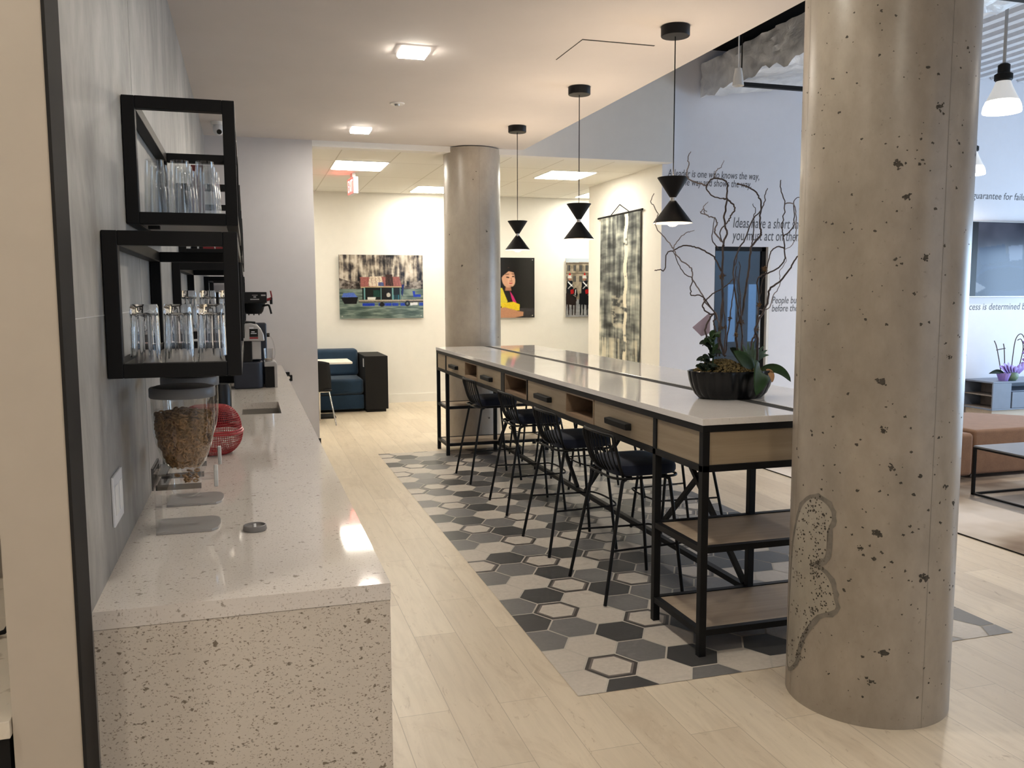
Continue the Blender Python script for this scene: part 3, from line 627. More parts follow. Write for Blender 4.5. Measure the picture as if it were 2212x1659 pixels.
def tall_glass():
    mb = MB(); n = 40; H = .205
    out = [(1e-6, 0), (.0365, 0), (.037, .006), (.035, .07), (.032, .15), (.0285, H-.002), (.028, H)]
    inn = [(.0272, H-.002), (.0305, .15), (.0335, .07), (.0345, .016), (.028, .013), (1e-6, .0125)]
    mb.lathe(out+inn, n, cap=False); o = mb.build('tumbler_glass', M['tumbler'], smooth=True)
    bm = bmesh.new(); bm.from_mesh(o.data); bmesh.ops.remove_doubles(bm, verts=bm.verts, dist=1e-5); bmesh.ops.recalc_face_normals(bm, faces=bm.faces); bm.to_mesh(o.data); bm.free()
    return o
fg = fluted_glass(); fg2 = None
gl = []
for k, (x, lb) in enumerate(((-.290, 'fluted glass upside down on the nearest lower shelf, by the wall'), (-.198, 'fluted glass upside down on the nearest lower shelf, in the middle'), (-.106, 'fluted glass upside down on the nearest lower shelf, farthest from the wall'))):
    o = fg if k == 0 else fg.copy()
    if k: COL.objects.link(o)
    o.location = (x, 2.735, LZ0+.0123); tag(o, lb, 'glass', 'upturned fluted glasses on the nearest lower shelf')
for k, (x, lb) in enumerate(((-.302, 'small-looking upturned fluted glass on the second lower shelf, by the wall'), (-.204, 'small-looking upturned fluted glass on the second lower shelf, in the middle'), (-.106, 'small-looking upturned fluted glass on the second lower shelf, half hidden by a black upright'))):
    o = fg.copy(); COL.objects.link(o); o.location = (x, 4.93, LZ0+.0123); o.scale = (1.07, 1.07, 1.3)
    tag(o, lb, 'glass', 'upturned fluted glasses on the second lower shelf')
tg = tall_glass(); first = True
names = ('by the wall', 'in the middle', 'on the open side')
for r_, (yy, row) in enumerate(((3.10, 'front'), (3.22, 'second'), (3.34, 'third'))):
    for k, x in enumerate((-.277, -.200, -.122)):
        o = tg if first else tg.copy()
        if not first: COL.objects.link(o)
        first = False
        o.location = (x+r_*.004, yy, UZ0+.0123); o.rotation_euler = (0, 0, r_+k)
        tag(o, 'tall clear tumbler %s of the %s row on the nearest upper shelf' % (names[k], row), 'glass', 'tall tumblers on the nearest upper shelf')
q = MB(); q.box(-.205, 3.83, UZ0+.0122, -.158, 3.90, 2.135); tag(centre(q.build('carton', M['reddark'], bevel=.002)), 'tall dark red carton standing behind the tall tumblers', 'box')
for k, x in enumerate((-.235, -.168, -.10)):
    q = MB(); q.box(x, 5.30, UZ0+.0122, x+.06, 5.42, 1.885+.004*k); tag(centre(q.build('carton', M['red'], bevel=.002)), 'small red carton on the second upper shelf, %s' % ('nearest the wall', 'the middle one', 'on the open side')[k], 'box', 'red cartons on the second upper shelf')
# ---------------- cereal dispensers ----------------
def dispenser(y, label, lever_ang):
    cx = -.198; t = thing('cereal_dispenser', label, 'dispenser', (cx, y, CT), group='cereal dispensers on the counter')
    q = MB(); q.lathe([(.0, 1.300), (.093, 1.300), (.0945, 1.303), (.0945, 1.326), (.092, 1.330), (.0, 1.330)], 48, (cx, y, 0), cap=False); l = q.build('lid', M['greyplastic'], t, smooth=True)
    q = MB(); q.lathe([(0, .0), (.084, 0), (.075, .004), (0, .0055)], 40, (cx, y, 1.3302), cap=False); q.build('lid_top', M['liddark'], l, smooth=True)
    q = MB(); q.lathe([(.047, 1.086), (.055, 1.096), (.069, 1.125), (.081, 1.16), (.088, 1.20), (.0905, 1.25), (.0905, 1.300)], 48, (cx, y, 0), cap=False); q.build('canister', M['smoke'], t, smooth=True)
    q = MB(); q.lathe([(.047, 1.086), (.046, 1.05), (.044, 1.02), (.036, 1.0), (.022, .993), (.0, .9925)], 40, (cx, y, 0), cap=False); q.build('chute', M['thin'], t, smooth=True)
    # clear stand: back plate, base plate with a rounded front edge, collar
    q = MB()
    q.box(-.281, y-.085, CT+.001, -.277, y+.085, 1.095)
    q.build('stand', M['thin'], t)
    q = MB(); q.box(-.2765, y-.085, 1.075, -.246, y+.085, 1.081); q.box(-.2765, y-.085, 1.034, -.246, y+.085, 1.042); q.box(-.287, y-.087, 1.034, -.2815, y+.087, 1.10)
    q.box(-.276, y-.089, 1.034, -.15, y-.0855, 1.050); q.box(-.276, y+.0855, 1.034, -.15, y+.089, 1.050); q.build('collar', M['greyacryl'], t)
    q = MB(); q.prism([(-.281, y-.085), (-.125, y-.085), (-.108, y-.06), (-.102, y-.02), (-.102, y+.02), (-.108, y+.06), (-.125, y+.085), (-.281, y+.085)], CT+.0008, CT+.0075); q.build('base_plate', M['silver'], t)
    q = MB(); q.tube([(-.152, y, 1.052), (-.118, y, 1.052)], .011, 16)
    q.build('axle', M['thin'], t, smooth=True)
    q = MB(); c_, s_ = math.cos(lever_ang), math.sin(lever_ang)
    prof = [(-.034, -.004), (-.015, -.011), (.015, -.011), (.034, -.004), (.034, .004), (.015, .011), (-.015, .011), (-.034, .004)]
    q.prism_axis([(y+a*c_-b*s_, 1.052+a*s_+b*c_) for a, b in prof], -.117, -.105, 'x'); q.build('turn_knob', M['acryl'], t, bevel=.003)
    return t
dispenser(2.775, 'clear cereal dispenser nearest the camera, full of brown ring cereal', 1.35)
dispenser(3.13, 'clear cereal dispenser standing behind the full one', 1.75)
def cereal():
    mb = MB(); R = random.Random(2); cx, cy = -.198, 2.775
    prof = [(1.088, .042), (1.10, .052), (1.125, .064), (1.16, .076), (1.20, .083), (1.25, .0855)]
    def rad(z):
        for (a, r), (b, s) in zip(prof, prof[1:]):
            if a <= z <= b: return r+(s-r)*(z-a)/(b-a)
        return .085
    mb.lathe([(.0, 1.09)]+[(r*.84, z+.002) for z, r in prof[:-1]]+[(.07, 1.235), (.04, 1.248), (0, 1.253)], 24, (cx, cy, 0), cap=False)
    n, k = 9, 5
    def ring(c, N, r1, r2):
        N = N.normalized(); u = N.orthogonal().normalized(); v = N.cross(u); vs = []
        for i in range(n):
            a = 2*PI*i/n; d = u*math.cos(a)+v*math.sin(a)
            for j in range(k):
                b = 2*PI*j/k; vs.append(c+d*(r1+r2*math.cos(b))+N*r2*math.sin(b))
        mb.add(vs, [(i*k+j, ((i+1) % n)*k+j, ((i+1) % n)*k+(j+1) % k, i*k+(j+1) % k) for i in range(n) for j in range(k)])
    for _ in range(560):
        z = R.uniform(1.092, 1.238); th = R.uniform(0, 2*PI); r = rad(z)-.007
        ring(Vector((cx+r*math.cos(th), cy+r*math.sin(th), z)), Vector((math.cos(th)+R.gauss(0, .5), math.sin(th)+R.gauss(0, .5), R.gauss(0, .5))), .0068, .0026)
    for _ in range(230):
        r = .078*math.sqrt(R.random()); th = R.uniform(0, 2*PI); z = 1.243+(1-r/.078)*.018+R.gauss(0, .003)
        ring(Vector((cx+r*math.cos(th), cy+r*math.sin(th), z)), Vector((R.gauss(0, .6), R.gauss(0, .6), 1)), .0068, .0026)
    for _ in range(16):
        r = .034*math.sqrt(R.random()); th = R.uniform(0, 2*PI)
        ring(Vector((cx+r*math.cos(th), cy+r*math.sin(th), R.uniform(1.04, 1.075))), Vector((R.gauss(0, .6), R.gauss(0, .6), 1)), .0068, .0026)
    o = mb.build('ring_cereal', M['cereal'], smooth=True)
    tag(centre(o), 'brown ring cereal filling the clear dispenser nearest the camera', 'cereal', kind='stuff')
cereal()
# cup lid lying on the counter
t = thing('cup_lid', 'grey plastic cup lid lying on the counter', 'lid', (-.002, 2.665, CT)); q = MB()
q.lathe([(.0, .0005), (.033, .0005), (.035, .004), (.033, .016), (.030, .017), (.027, .010), (0, .009)], 32, (-.002, 2.665, CT), cap=False); q.build('rim', M['lidgrey'], t, smooth=True)
q = MB(); q.box(-.006, 2.638, CT+.0085, .002, 2.692, CT+.0135); q.build('lid_bar', M['plate'], t, bevel=.001)
# red wire baskets
def basket(label, c, tilt, rx, h):
    t = thing('wire_basket', label, 'basket', c, group='red wire baskets'); ca, sa = math.cos(tilt), math.sin(tilt)
    def P(r, th, z): 
        x, y = r*math.cos(th), r*math.sin(th); return (c[0]+x*ca+z*sa, c[1]+y, c[2]-x*sa+z*ca)
    N = 84
    def rr(u): return rx*(.50+.50*math.sin(u*PI/2))
    q = MB()
    for i in range(N):
        th = 2*PI*i/N; q.tube([P(rr(u/7), th, h*(u/7)**1.6) for u in range(8)], .0011, 4)
    for u in [k*.5 for k in range(1, 14)]: q.tube([P(rr(u/7), 2*PI*i/36, h*(u/7)**1.6) for i in range(36)], .0011, 4, closed=True)
    q.build('mesh_wall', M['redwire'], t)
    q = MB(); q.lathe([(0, 0), (rr(0)+.002, 0), (rr(0)+.002, .003), (0, .003)], 32, (0, 0, 0), cap=False)
    q.v = [P(math.hypot(x, y), math.atan2(y, x), z) for x, y, z in q.v]; q.build('base', M['redwire'], t)
    q = MB(); q.tube([P(rx, 2*PI*i/48, h+.004*math.sin(4*PI*i/48)) for i in range(48)], .005, 8, closed=True); q.build('rim', M['redwire'], t, smooth=True)
basket('red wire bowl standing on the counter behind the cereal dispensers', (-.175, 4.05, CT+.002), 0, .135, .10)
basket('red wire bowl lying upturned on top of the other red bowl', (-.180, 4.05, CT+.2175), PI, .135, .105)
# ---------------- coffee machines on the counter ----------------
t = thing('airpot', 'black airpot with a short foot lever standing by the wall before the sink', 'airpot', (-.165, 5.08, CT))
q = MB(); q.lathe([(0, .001), (.062, .001), (.064, .01), (.062, .02), (.060, .19), (.05, .215), (0, .216)], 32, (-.165, 5.08, CT), cap=False); q.build('body', M['blackgl'], t, smooth=True)
q = MB(); q.box(-.106, 5.06, CT+.003, -.075, 5.10, CT+.016); q.build('foot', M['black'], t, bevel=.003)
t = thing('coffee_brewer', 'black coffee brewer with red tap levers, at the back behind the pod machine', 'coffee maker', (-.1, 7.55, CT))
q = MB(); q.box(-.34, 7.36, CT+.001, .03, 7.74, CT+.06); q.build('base', M['black'], t, bevel=.006)
q = MB(); q.box(-.34, 7.38, CT+.06, -.19, 7.72, 1.55); q.build('tower', M['blackmat'], t, bevel=.006)
q = MB(); q.box(-.335, 7.37, 1.545, .15, 7.73, 1.635); hd = q.build('head', M['blackgl'], t, bevel=.006)
for k, (x0, x1, z0, z1) in enumerate(((.02, .09, 1.572, 1.580), (.045, .066, 1.590, 1.600), (.035, .078, 1.607, 1.611), (.105, .14, 1.603, 1.614))):
    q = MB(); q.box(x0, 7.3685, z0, x1, 7.3699, z1); q.build('printed_mark', M['silver'], hd)
q = MB(); q.lathe([(.095, 1.545), (.092, 1.53), (.075, 1.475), (.06, 1.455), (.0, 1.455)][::-1], 32, (.045, 7.55, 0), cap=False)
for a in (-.04, 0, .04): q.box(.045+a-.005, 7.47, 1.445, .045+a+.005, 7.485, 1.46)
q.build('brew_funnel', M['blackmat'], t, smooth=True)
q = MB(); q.tube(smooth_path([(.12, 7.5, 1.52), (.16, 7.5, 1.528), (.172, 7.5, 1.51), (.185, 7.5, 1.455)]), .008, 8); q.build('funnel_handle', M['black'], t, smooth=True)
q = MB(); q.tube([(.15, 7.45, 1.57), (.185, 7.45, 1.58)], .012, 10); q.tube([(.18, 7.45, 1.55), (.19, 7.45, 1.60), (.182, 7.45, 1.645)], .006, 8); q.build('tap_lever', M['red'], t, smooth=True)
q = MB(); q.tube([(.185, 7.45, 1.59), (.185, 7.45, 1.535)], .011, 10); q.build('tap', M['blackmat'], t)
# pod machine
t = thing('pod_coffee_machine', 'black and silver rounded coffee machine with a side label, in front of the brewer', 'coffee maker', (-.02, 6.95, CT))
y0, y1 = 6.84, 7.10
q = MB(); q.prism([(-.12+.0, y0), (.06, y0), (.092, y0+.03), (.098, (y0+y1)/2), (.092, y1-.03), (.06, y1), (-.12, y1)], CT+.001, CT+.205); q.build('base', M['navyplastic'], t, bevel=.012, seg=3)
q = MB(); q.box(-.13, y0+.01, CT+.205, .018, y1-.01, 1.262); q.build('body', M['blackmat'], t, bevel=.004)
q = MB(); q.box(.018, y0+.03, CT+.222, .085, y1-.03, 1.262); q.build('column_cover', M['silver'], t, bevel=.003)
arc = [(-.16, 1.262), (-.16, 1.395), (.02, 1.398), (.06, 1.385), (.09, 1.35), (.108, 1.31), (.112, 1.262)]
q = MB(); q.prism_axis(arc, y0, y1, 'y'); hd = q.build('head', M['silver'], t, bevel=.008, seg=3)
q = MB(); q.prism_axis([(-.1, 1.399), (0, 1.401), (.05, 1.392), (.05, 1.405), (-.1, 1.415)], y0+.03, y1-.03, 'y'); q.build('top_cover', M['blackmat'], t)
q = MB(); q.box(.004, y0-.0015, 1.295, .066, y0-.0002, 1.355); lb = q.build('label_panel', M['blackmat'], hd)
q = MB(); q.box(.018, y0-.003, 1.33, .042, y0-.0017, 1.336); q.box(.014, y0-.003, 1.318, .056, y0-.0017, 1.323); q.box(.004, y0-.003, 1.358, .036, y0-.0002, 1.367); q.build('label_print', M['plate'], hd)
q = MB(); q.box(.004, y0-.0015, 1.28, .066, y0-.0002, 1.293); q.build('label_band', M['red'], hd)
t = thing('water_tank_machine', 'tall dark blue water tank with a side knob behind the pod machine', 'coffee maker', (.10, 7.22, CT))
q = MB(); q.box(.02, 7.14, CT+.001, .135, 7.30, 1.39); q.build('body', M['navyplastic'], t, bevel=.012, seg=3)
q = MB(); q.tube([(.136, 7.2, 1.292), (.158, 7.2, 1.292)], .016, 12); q.build('knob', M['blackmat'], t)
t = thing('coffee_grinder', 'low silver and black machine at the counter edge beside the pod machine', 'machine', (.15, 7.03, CT))
q = MB(); q.box(.11, 6.90, CT+.001, .178, 7.10, 1.062); q.build('body', M['blackmat'], t)
q = MB(); q.prism_axis([(.104, 1.062), (.178, 1.062), (.178, CT+.001), (.200, CT+.001), (.200, 1.08), (.188, 1.098), (.104, 1.098)], 6.89, 7.11, 'y'); q.build('silver_shell', M['silver'], t, bevel=.004)
t = thing('glass_cup', 'small clear cup standing on the low silver machine', 'cup', (.14, 6.97, 1.098))
q = MB(); q.lathe([(0, .0005), (.03, .0005), (.036, .10), (.034, .10), (.028, .004), (0, .004)], 28, (.14, 6.97, 1.0985), cap=False); q.build('cup_wall', M['thin'], t, smooth=True)
q = MB(); q.lathe([(0, .006), (.027, .006), (.0275, .022), (0, .022)], 20, (.14, 6.97, 1.0985), cap=False); q.build('cup_contents', M['lightwood'], t)
q = MB(); q.tube(smooth_path([(.145, 7.128, 1.30), (.175, 7.11, 1.26), (.192, 7.08, 1.18), (.185, 7.05, 1.12), (.16, 7.04, 1.104)]), .004, 8)
tag(centre(q.build('clear_hose', M['thin'], smooth=True)), 'thin clear hose looping from the blue tank to the silver machine', 'hose')
# bottle-opener-like bracket on the end wall
t = thing('wall_hook', 'small black bracket on the grey end wall just beyond the counter', 'hook', (.375, 9.09, .73))
q = MB(); q.box(.34, 9.075, .80, .385, 9.0995, .83); q.box(.355, 9.055, .74, .41, 9.0995, .80); q.build('bracket', M['black'], t, bevel=.004)
q = MB(); q.tube([(.37, 9.05, .775), (.37, 9.0545, .775)], .017, 16); q.build('chrome_disc', M['chrome'], t)
# ---------------- long communal table ----------------
TX0, TX1, TY0, TY1, TZT = 1.855, 2.945, 3.29, 8.84, 1.068
T = thing('communal_table', 'long bar-height table with pale quartz top, black steel frame and oak drawers', 'table', ((TX0+TX1)/2, (TY0+TY1)/2, 0))
XC = 2.40
for a, b in ((TX0, XC-.04), (XC+.04, TX1)):
    q = MB(); q.box(a, TY0, 1.0385, b, TY1, TZT); q.build('table_top', M['islandtop'], T, bevel=.0012)
q = MB(); q.box(XC-.0395, TY0+.001, 1.0385, XC+.0395, TY1-.001, TZT-.002); q.build('cable_strip', M['stripgrey'], T)
p = .034; XL, XR = TX0+.004, TX1-.004-p
PY = [TY0+.002, 3.744, 8.385, TY1-.002-p]
for x in (XL, XR):
    for y in PY:
        q = MB(); q.box(x, y, 0, x+p, y+p, 1.008); q.build('leg', M['black'], T, bevel=.002)
for y in (PY[1], PY[2]+.11):
    q = MB(); q.box(XC-p/2, y, 0, XC+p/2, y+p, .832); q.build('leg', M['black'], T, bevel=.002)
q = MB()
for x in (XL, XR):
    q.box(x-.001, TY0+.001, 1.008, x+p+.001, TY1-.001, 1.038); q.box(x, TY0+.002, .832, x+p, TY1-.002, .862)
    for y in (6.335, ): q.box(x, y, .862, x+.02, y+.095, 1.008)
    for y in (5.765,): q.box(x, y, .862, x+.012, y+.012, 1.008)
for y in PY:
    q.box(XL+p, y, 1.008, XR, y+p, 1.038); q.box(XL+p, y, .832, XR, y+p, .862)
q.build('top_frame', M['black'], T, bevel=.0015)
for ya, yb, nm in ((PY[0], PY[1], 'near'), (PY[2], PY[3], 'far')):
    for z in (.470, .095):
        q = MB()
        for x in (XL, XR): q.box(x+.002, ya+p, z, x+p-.002, yb, z+.028)
        for y in (ya, yb): q.box(XL+p, y+.002, z, XR, y+p-.002, z+.028)
        q.build('shelf_rail', M['black'], T)
        q = MB(); q.box(XL+p+.001, ya+p+.001, z+.006, XR-.001, yb-.001, z+.024); q.build('shelf_board', M['shelfoak'], T)
q = MB(); q.box(XC-.017, PY[1]+p, .088, XC+.017, PY[2]+.11, .118); q.build('foot_rail', M['black'], T)
for ya, yb in ((3.80, 4.62), (4.84, 4.02), (6.03, 5.16), (6.17, 7.02), (7.66, 8.44), (8.40, 7.62)):
    q = MB(); q.bar((XC+(.0 if ya < yb else .013), ya, .12), (XC+(.0 if ya < yb else .013), yb, .832), .0125 if ya > yb else .0125)
    q.build('brace', M['black'], T)
# end panels and bay panels
for y in (PY[0]+.008, PY[3]+p-.022):
    q = MB(); q.box(XL+p+.0005, y, .8625, XR-.0005, y+.014, 1.0075); q.build('end_panel', M['oakx'], T)
for x in (XL+.008, XR+p-.022):
    for ya, yb in ((PY[0], PY[1]), (PY[2], PY[3])):
        q = MB(); q.box(x, ya+p+.0005, .8625, x+.014, yb-.0005, 1.0075); q.build('side_panel', M['oaky'], T)
drs = [(3.780, 4.538), (5.002, 5.764), (6.432, 7.170), (7.622, 8.384)]
cub = [(4.541, 4.999), (5.779, 6.333), (7.173, 7.619)]
for side in (0, 1):
    sg = 1 if side == 0 else -1; X = XL if side == 0 else XR+p
    for ya, yb in drs:
        q = MB(); q.box(X+sg*.006, ya+.002, .8635, X+sg*.024, yb-.002, 1.0065); d = q.build('drawer', M['oaky'], T, bevel=.001)
        ym = (ya+yb)/2+.015
        q = MB(); q.prism_axis([(X+sg*.0055, .905), (X-sg*.028, .908), (X-sg*.030, .940), (X+sg*.0055, .943)], ym-.14, ym+.14, 'y'); q.build('handle', M['blackmat'], d, bevel=.004)
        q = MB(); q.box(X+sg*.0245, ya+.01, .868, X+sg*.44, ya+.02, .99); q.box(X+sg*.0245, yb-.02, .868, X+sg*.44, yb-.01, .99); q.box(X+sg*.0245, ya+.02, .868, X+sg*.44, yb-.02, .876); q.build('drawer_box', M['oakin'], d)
    for ya, yb in cub:
        q = MB(); a, b = X+sg*.004, X+sg*.36
        q.box(a, ya+.001, .863, b, yb-.001, .885); q.box(a, ya+.001, .998, b, yb-.001, 1.0075); q.box(a, ya+.001, .885, b, ya+.014, .998); q.box(a, yb-.014, .885, b, yb-.001, .998); q.box(b-sg*.012, ya+.014, .885, b, yb-.014, .998)
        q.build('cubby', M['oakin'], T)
q = MB(); q.box(2.68, 3.40, .80, 2.80, 3.50, .8315); q.build('power_box', M['blackmat'], T)
q = MB(); q.tube(smooth_path([(2.48, 3.42, .82), (2.54, 3.40, .805), (2.63, 3.40, .775), (2.655, 3.40, .70), (2.63, 3.40, .655), (2.605, 3.40, .67), (2.61, 3.40, .715), (2.655, 3.40, .765), (2.675, 3.42, .835)]), .006, 8); q.build('power_cord', M['blackmat'], T, smooth=True)
# ---------------- bar stools ----------------
def make_stool():
    s = thing('bar_stool', 'x', 'stool')
    for sx, foot, top in ((0, (-.23, .25), (-.118, .195)), (0, (-.23, -.25), (-.118, -.195)), (1, (.235, .215), (.172, .178)), (1, (.235, -.215), (.172, -.178))):
        q = MB(); sg = 1 if foot[1] > 0 else -1
        q.tube(smooth_path([(foot[0], foot[1], .003), (foot[0]+(top[0]-foot[0])*.5, foot[1]+(top[1]-foot[1])*.5, .31), (top[0], top[1], .60), (top[0]+(.012 if sx == 0 else -.01), top[1]-sg*.008, .632), (top[0]+(.035 if sx == 0 else -.03), top[1]-sg*.02, .641)], 4), .0095, 10); q.build('leg', M['black'], s, smooth=True, world=False)
    q = MB(); loop = []
    for k in range(40):
        a = 2*PI*k/40; c, d = math.cos(a), math.sin(a); e = .35
        loop.append((.035+.19*math.copysign(abs(c)**e, c), .2*math.copysign(abs(d)**e, d), .648))
    q.tube(loop, .007, 8, closed=True)
    for x in (-.06, .1): q.tube([(x, -.2, .645), (x, .2, .645)], .006, 6)
    for y in (-.13, .13): q.box(.13, y-.02, .628, .17, y+.02, .645)
    q.build('seat_frame', M['black'], s, smooth=True, world=False)
    q = MB(); prof = [(.90, .655), (.97, .660), (1.0, .675), (1.0, .695), (.97, .712), (.88, .722), (.55, .728), (.0, .730)]
    vs = []; fs = []; n = 48
    for r, z in prof:
        for k in range(n):
            a = 2*PI*k/n; c, d = math.cos(a), math.sin(a); e = .42
            vs.append((.045+r*.185*math.copysign(abs(c)**e, c), r*.197*math.copysign(abs(d)**e, d), z))
    for i in range(len(prof)-1):
        for k in range(n): fs.append((i*n+k, i*n+(k+1) % n, (i+1)*n+(k+1) % n, (i+1)*n+k))
    fs.append(tuple(range(n-1, -1, -1))); q.add(vs, fs); q.build('seat_cushion', M['navy'], s, smooth=True, world=False)
    q = MB()
    def bx(y): return -.205+.045*(y/.205)**2
    def top(y): return .880-.012*(y/.205)**2
    rim = [(-.10, -.175, .655), (-.125, -.198, .70), (-.145, -.206, .77), (bx(-.2)-.004, -.205, .84), (bx(-.19), -.188, top(.19))]+[(bx(y), y, top(y)) for y in (-.12, -.06, 0, .06, .12)]+[(bx(.19), .188, top(.19)), (bx(.2)-.004, .205, .84), (-.145, .206, .77), (-.125, .198, .70), (-.10, .175, .655)]
    q.tube(smooth_path(rim, 4), .0085, 10)
    b = q.build('backrest_rim', M['black'], s, smooth=True, world=False)
    q = MB()
    for k in range(11):
        y = -.165+.033*k
        q.tube(smooth_path([(bx(y), y, top(y)), (bx(y)+.012, y*1.0, .80), (bx(y)+.035, y*.98, .72), (bx(y)+.065, y*.96, .672), (-.08, y*.94, .652), (-.04, y*.93, .646)], 3), .0042, 6)
    q.build('backrest_wires', M['black'], s, smooth=True, world=False)
    q = MB(); fx, rx = .206, -.180
    q.tube([(rx, .228, .28), (fx, .199, .28)], .006, 8); q.tube([(rx, -.228, .28), (fx, -.199, .28)], .006, 8)
    q.tube(smooth_path([(fx, -.199, .28), (fx+.03, -.195, .282), (fx+.055, -.12, .283), (fx+.062, 0, .283), (fx+.055, .12, .283), (fx+.03, .195, .282), (fx, .199, .28)], 4), .006, 8)
    q.build('footrest', M['black'], s, smooth=True, world=False)
    return s
proto = make_stool(); fst = True
sp = [(1.937, 4.25, 0, 'black wire-back bar stool with navy seat on the near side, closest to the camera'), (1.933, 5.115, 0, 'black wire-back bar stool on the near side, second from the camera'), (1.985, 6.16, 0, 'black wire-back bar stool on the near side, third from the camera'), (1.98, 7.255, 0, 'black wire-back bar stool on the near side, farthest from the camera'),
      (2.715, 5.14, PI, 'black bar stool on the far side of the table, closest to the camera'), (2.715, 6.36, PI, 'black bar stool on the far side of the table, second from the camera'), (2.715, 7.24, PI, 'black bar stool on the far side of the table, third from the camera'), (2.715, 8.06, PI, 'black bar stool on the far side of the table, farthest from the camera')]
for x, y, rz, lb in sp:
    s = proto if fst else copy_tree(proto); fst = False
    s.location = (x, y, 0.0035); s.rotation_euler = (0, 0, rz+.02*math.sin(y*9)); tag(s, lb, 'stool', 'wire-back bar stools at the long table')
# ---------------- planter ----------------
PLX, PLY, PLZ = 2.385, 3.95, TZT+.001
pl = thing('planter', 'black fluted oval planter with curly willow branches and moss on the long table', 'planter', (PLX, PLY, PLZ))
q = MB(); prof = [(0, .0), (.165, .0), (.178, .004), (.200, .025), (.218, .058), (.230, .095), (.236, .125), (.238, .142), (.232, .144), (.222, .125), (.20, .085), (.0, .08)]
n = 144; vs = []; fs = []
for i, (r, z) in enumerate(prof):
    for k in range(n):
        a = 2*PI*k/n; fl = 1-.035*abs(math.sin(13*a)) if 0 < i < 6 and z < .14 else 1-.0*a
        fl = 1-.03*(1-abs(math.sin(12*a)))**1.5 if 2 <= i <= 7 else 1
        vs.append((PLX+r*fl*math.cos(a), PLY+r*fl*.64*math.sin(a), PLZ+z))
for i in range(len(prof)-1):
    for k in range(n): fs.append((i*n+k, i*n+(k+1) % n, (i+1)*n+(k+1) % n, (i+1)*n+k))
q.add(vs, fs); q.build('pot', M['blackgl'], pl, smooth=True)
q = MB(); R = random.Random(9)
for _ in range(700):
    a = R.uniform(0, 2*PI); r = math.sqrt(R.random()); x = -.055+.15*r*math.cos(a); y = .125*r*math.sin(a)
    q.ball((PLX+x, PLY+y, PLZ+.130+.062*(1-r*r)+R.uniform(-.006, .006)), R.uniform(.005, .010), 6, .8, .35)
for _ in range(120):
    a = R.uniform(0, 2*PI); r = math.sqrt(R.random()); q.ball((PLX+.12+.10*r*math.cos(a), PLY+.11*r*math.sin(a), PLZ+.125+R.uniform(0, .02)), R.uniform(.005, .010), 6, .8, .35)
q.build('moss', M['moss'], pl)
for i, (k, r, pts) in enumerate(BRANCHES):
    P = smooth_path([Vector(p)+Vector((PLX, PLY, PLZ)) for p in pts], 5)
    # natural wobble and taper
    N = len(P); P = [p+Vector((R.gauss(0, .0012), R.gauss(0, .003), R.gauss(0, .0012))) for p in P]
    rad = [r*(.95-.50*j/(N-1)) for j in range(N)]
    q = MB(); q.tube(P, rad, 7); q.build('branch' if k == 'B' else 'orchid_stem', M['twiggrey'] if i in (1, 4, 6, 7, 9, 10, 16, 20) else M['twig'], pl, smooth=True)
for x, y, z, r in KNOTS:
    q = MB(); c = Vector((PLX+x, PLY+y, PLZ+z)); q.ball(c, r*.55, 8, 1.2, .3)
    for _ in range(34):
        d = Vector((R.gauss(0, 1), R.gauss(0, 1), R.gauss(0, 1.1))).normalized(); q.tube([c+d*r*.3, c+d*r*R.uniform(.8, 1.35)+Vector((0, 0, -.003))], .0009, 4)
    q.build('raffia_knot', M['raffia'], pl)
def leaf(base, ctrl, tip, wid, mat, name='leaf', cup=.25, nrm=(0, -1, .3)):
    base, ctrl, tip = [Vector(v)+Vector((PLX, PLY, PLZ)) for v in (base, ctrl, tip)]
    vs = []; fs = []; n = 12; m = 6; nv = Vector(nrm).normalized()
    for i in range(n+1):
        t_ = i/n; p = base*(1-t_)**2+ctrl*2*t_*(1-t_)+tip*t_*t_; d = ((ctrl-base)*(1-t_)+(tip-ctrl)*t_).normalized()
        sd = d.cross(nv); sd = sd.normalized() if sd.length > 1e-4 else d.orthogonal().normalized(); nn = sd.cross(d).normalized()
        wd = wid*(math.sin(PI*min(1, t_**.8*.97+.03)))**.7
        for j in range(m+1):
            u = j/m*2-1; vs.append(p+sd*wd*u+nn*wd*cup*u*u)
    for i in range(n):
        for j in range(m): a = i*(m+1)+j; fs.append((a, a+1, a+m+2, a+m+1))
    q = MB(); q.add(vs, fs); o = q.build(name, mat, pl, smooth=True); so = o.modifiers.new('t', 'SOLIDIFY'); so.thickness = .0012; return o
leaf((.135, -.06, .145), (.06, -.20, .17), (.01, -.22, .03), .052, M['leaf'], 'orchid_leaf')
leaf((.14, -.05, .14), (.21, -.12, .175), (.265, -.14, .085), .034, M['leaf'], 'orchid_leaf', nrm=(-.2, -.6, .8))
leaf((.11, -.03, .13), (.05, -.06, .19), (-.005, -.03, .245), .045, M['leaf'], 'orchid_leaf', nrm=(.3, -1, .2))
leaf((.10, 0, .13), (.10, .06, .22), (.05, .10, .25), .035, M['leafdark'], 'orchid_leaf')
for k in range(9):
    a = -1.2+k*.33; leaf((.13, .03, .14), (.13+.05*math.sin(a), .03, .22), (.13+.11*math.sin(a), .02, .20+.09*math.cos(a)), .012, M['leafpale'], 'pale_spiky_leaf')
leaf((.155, -.09, .15), (.16, -.13, .13), (.155, -.14, .085), .018, M['dryleaf'], 'dried_leaf')
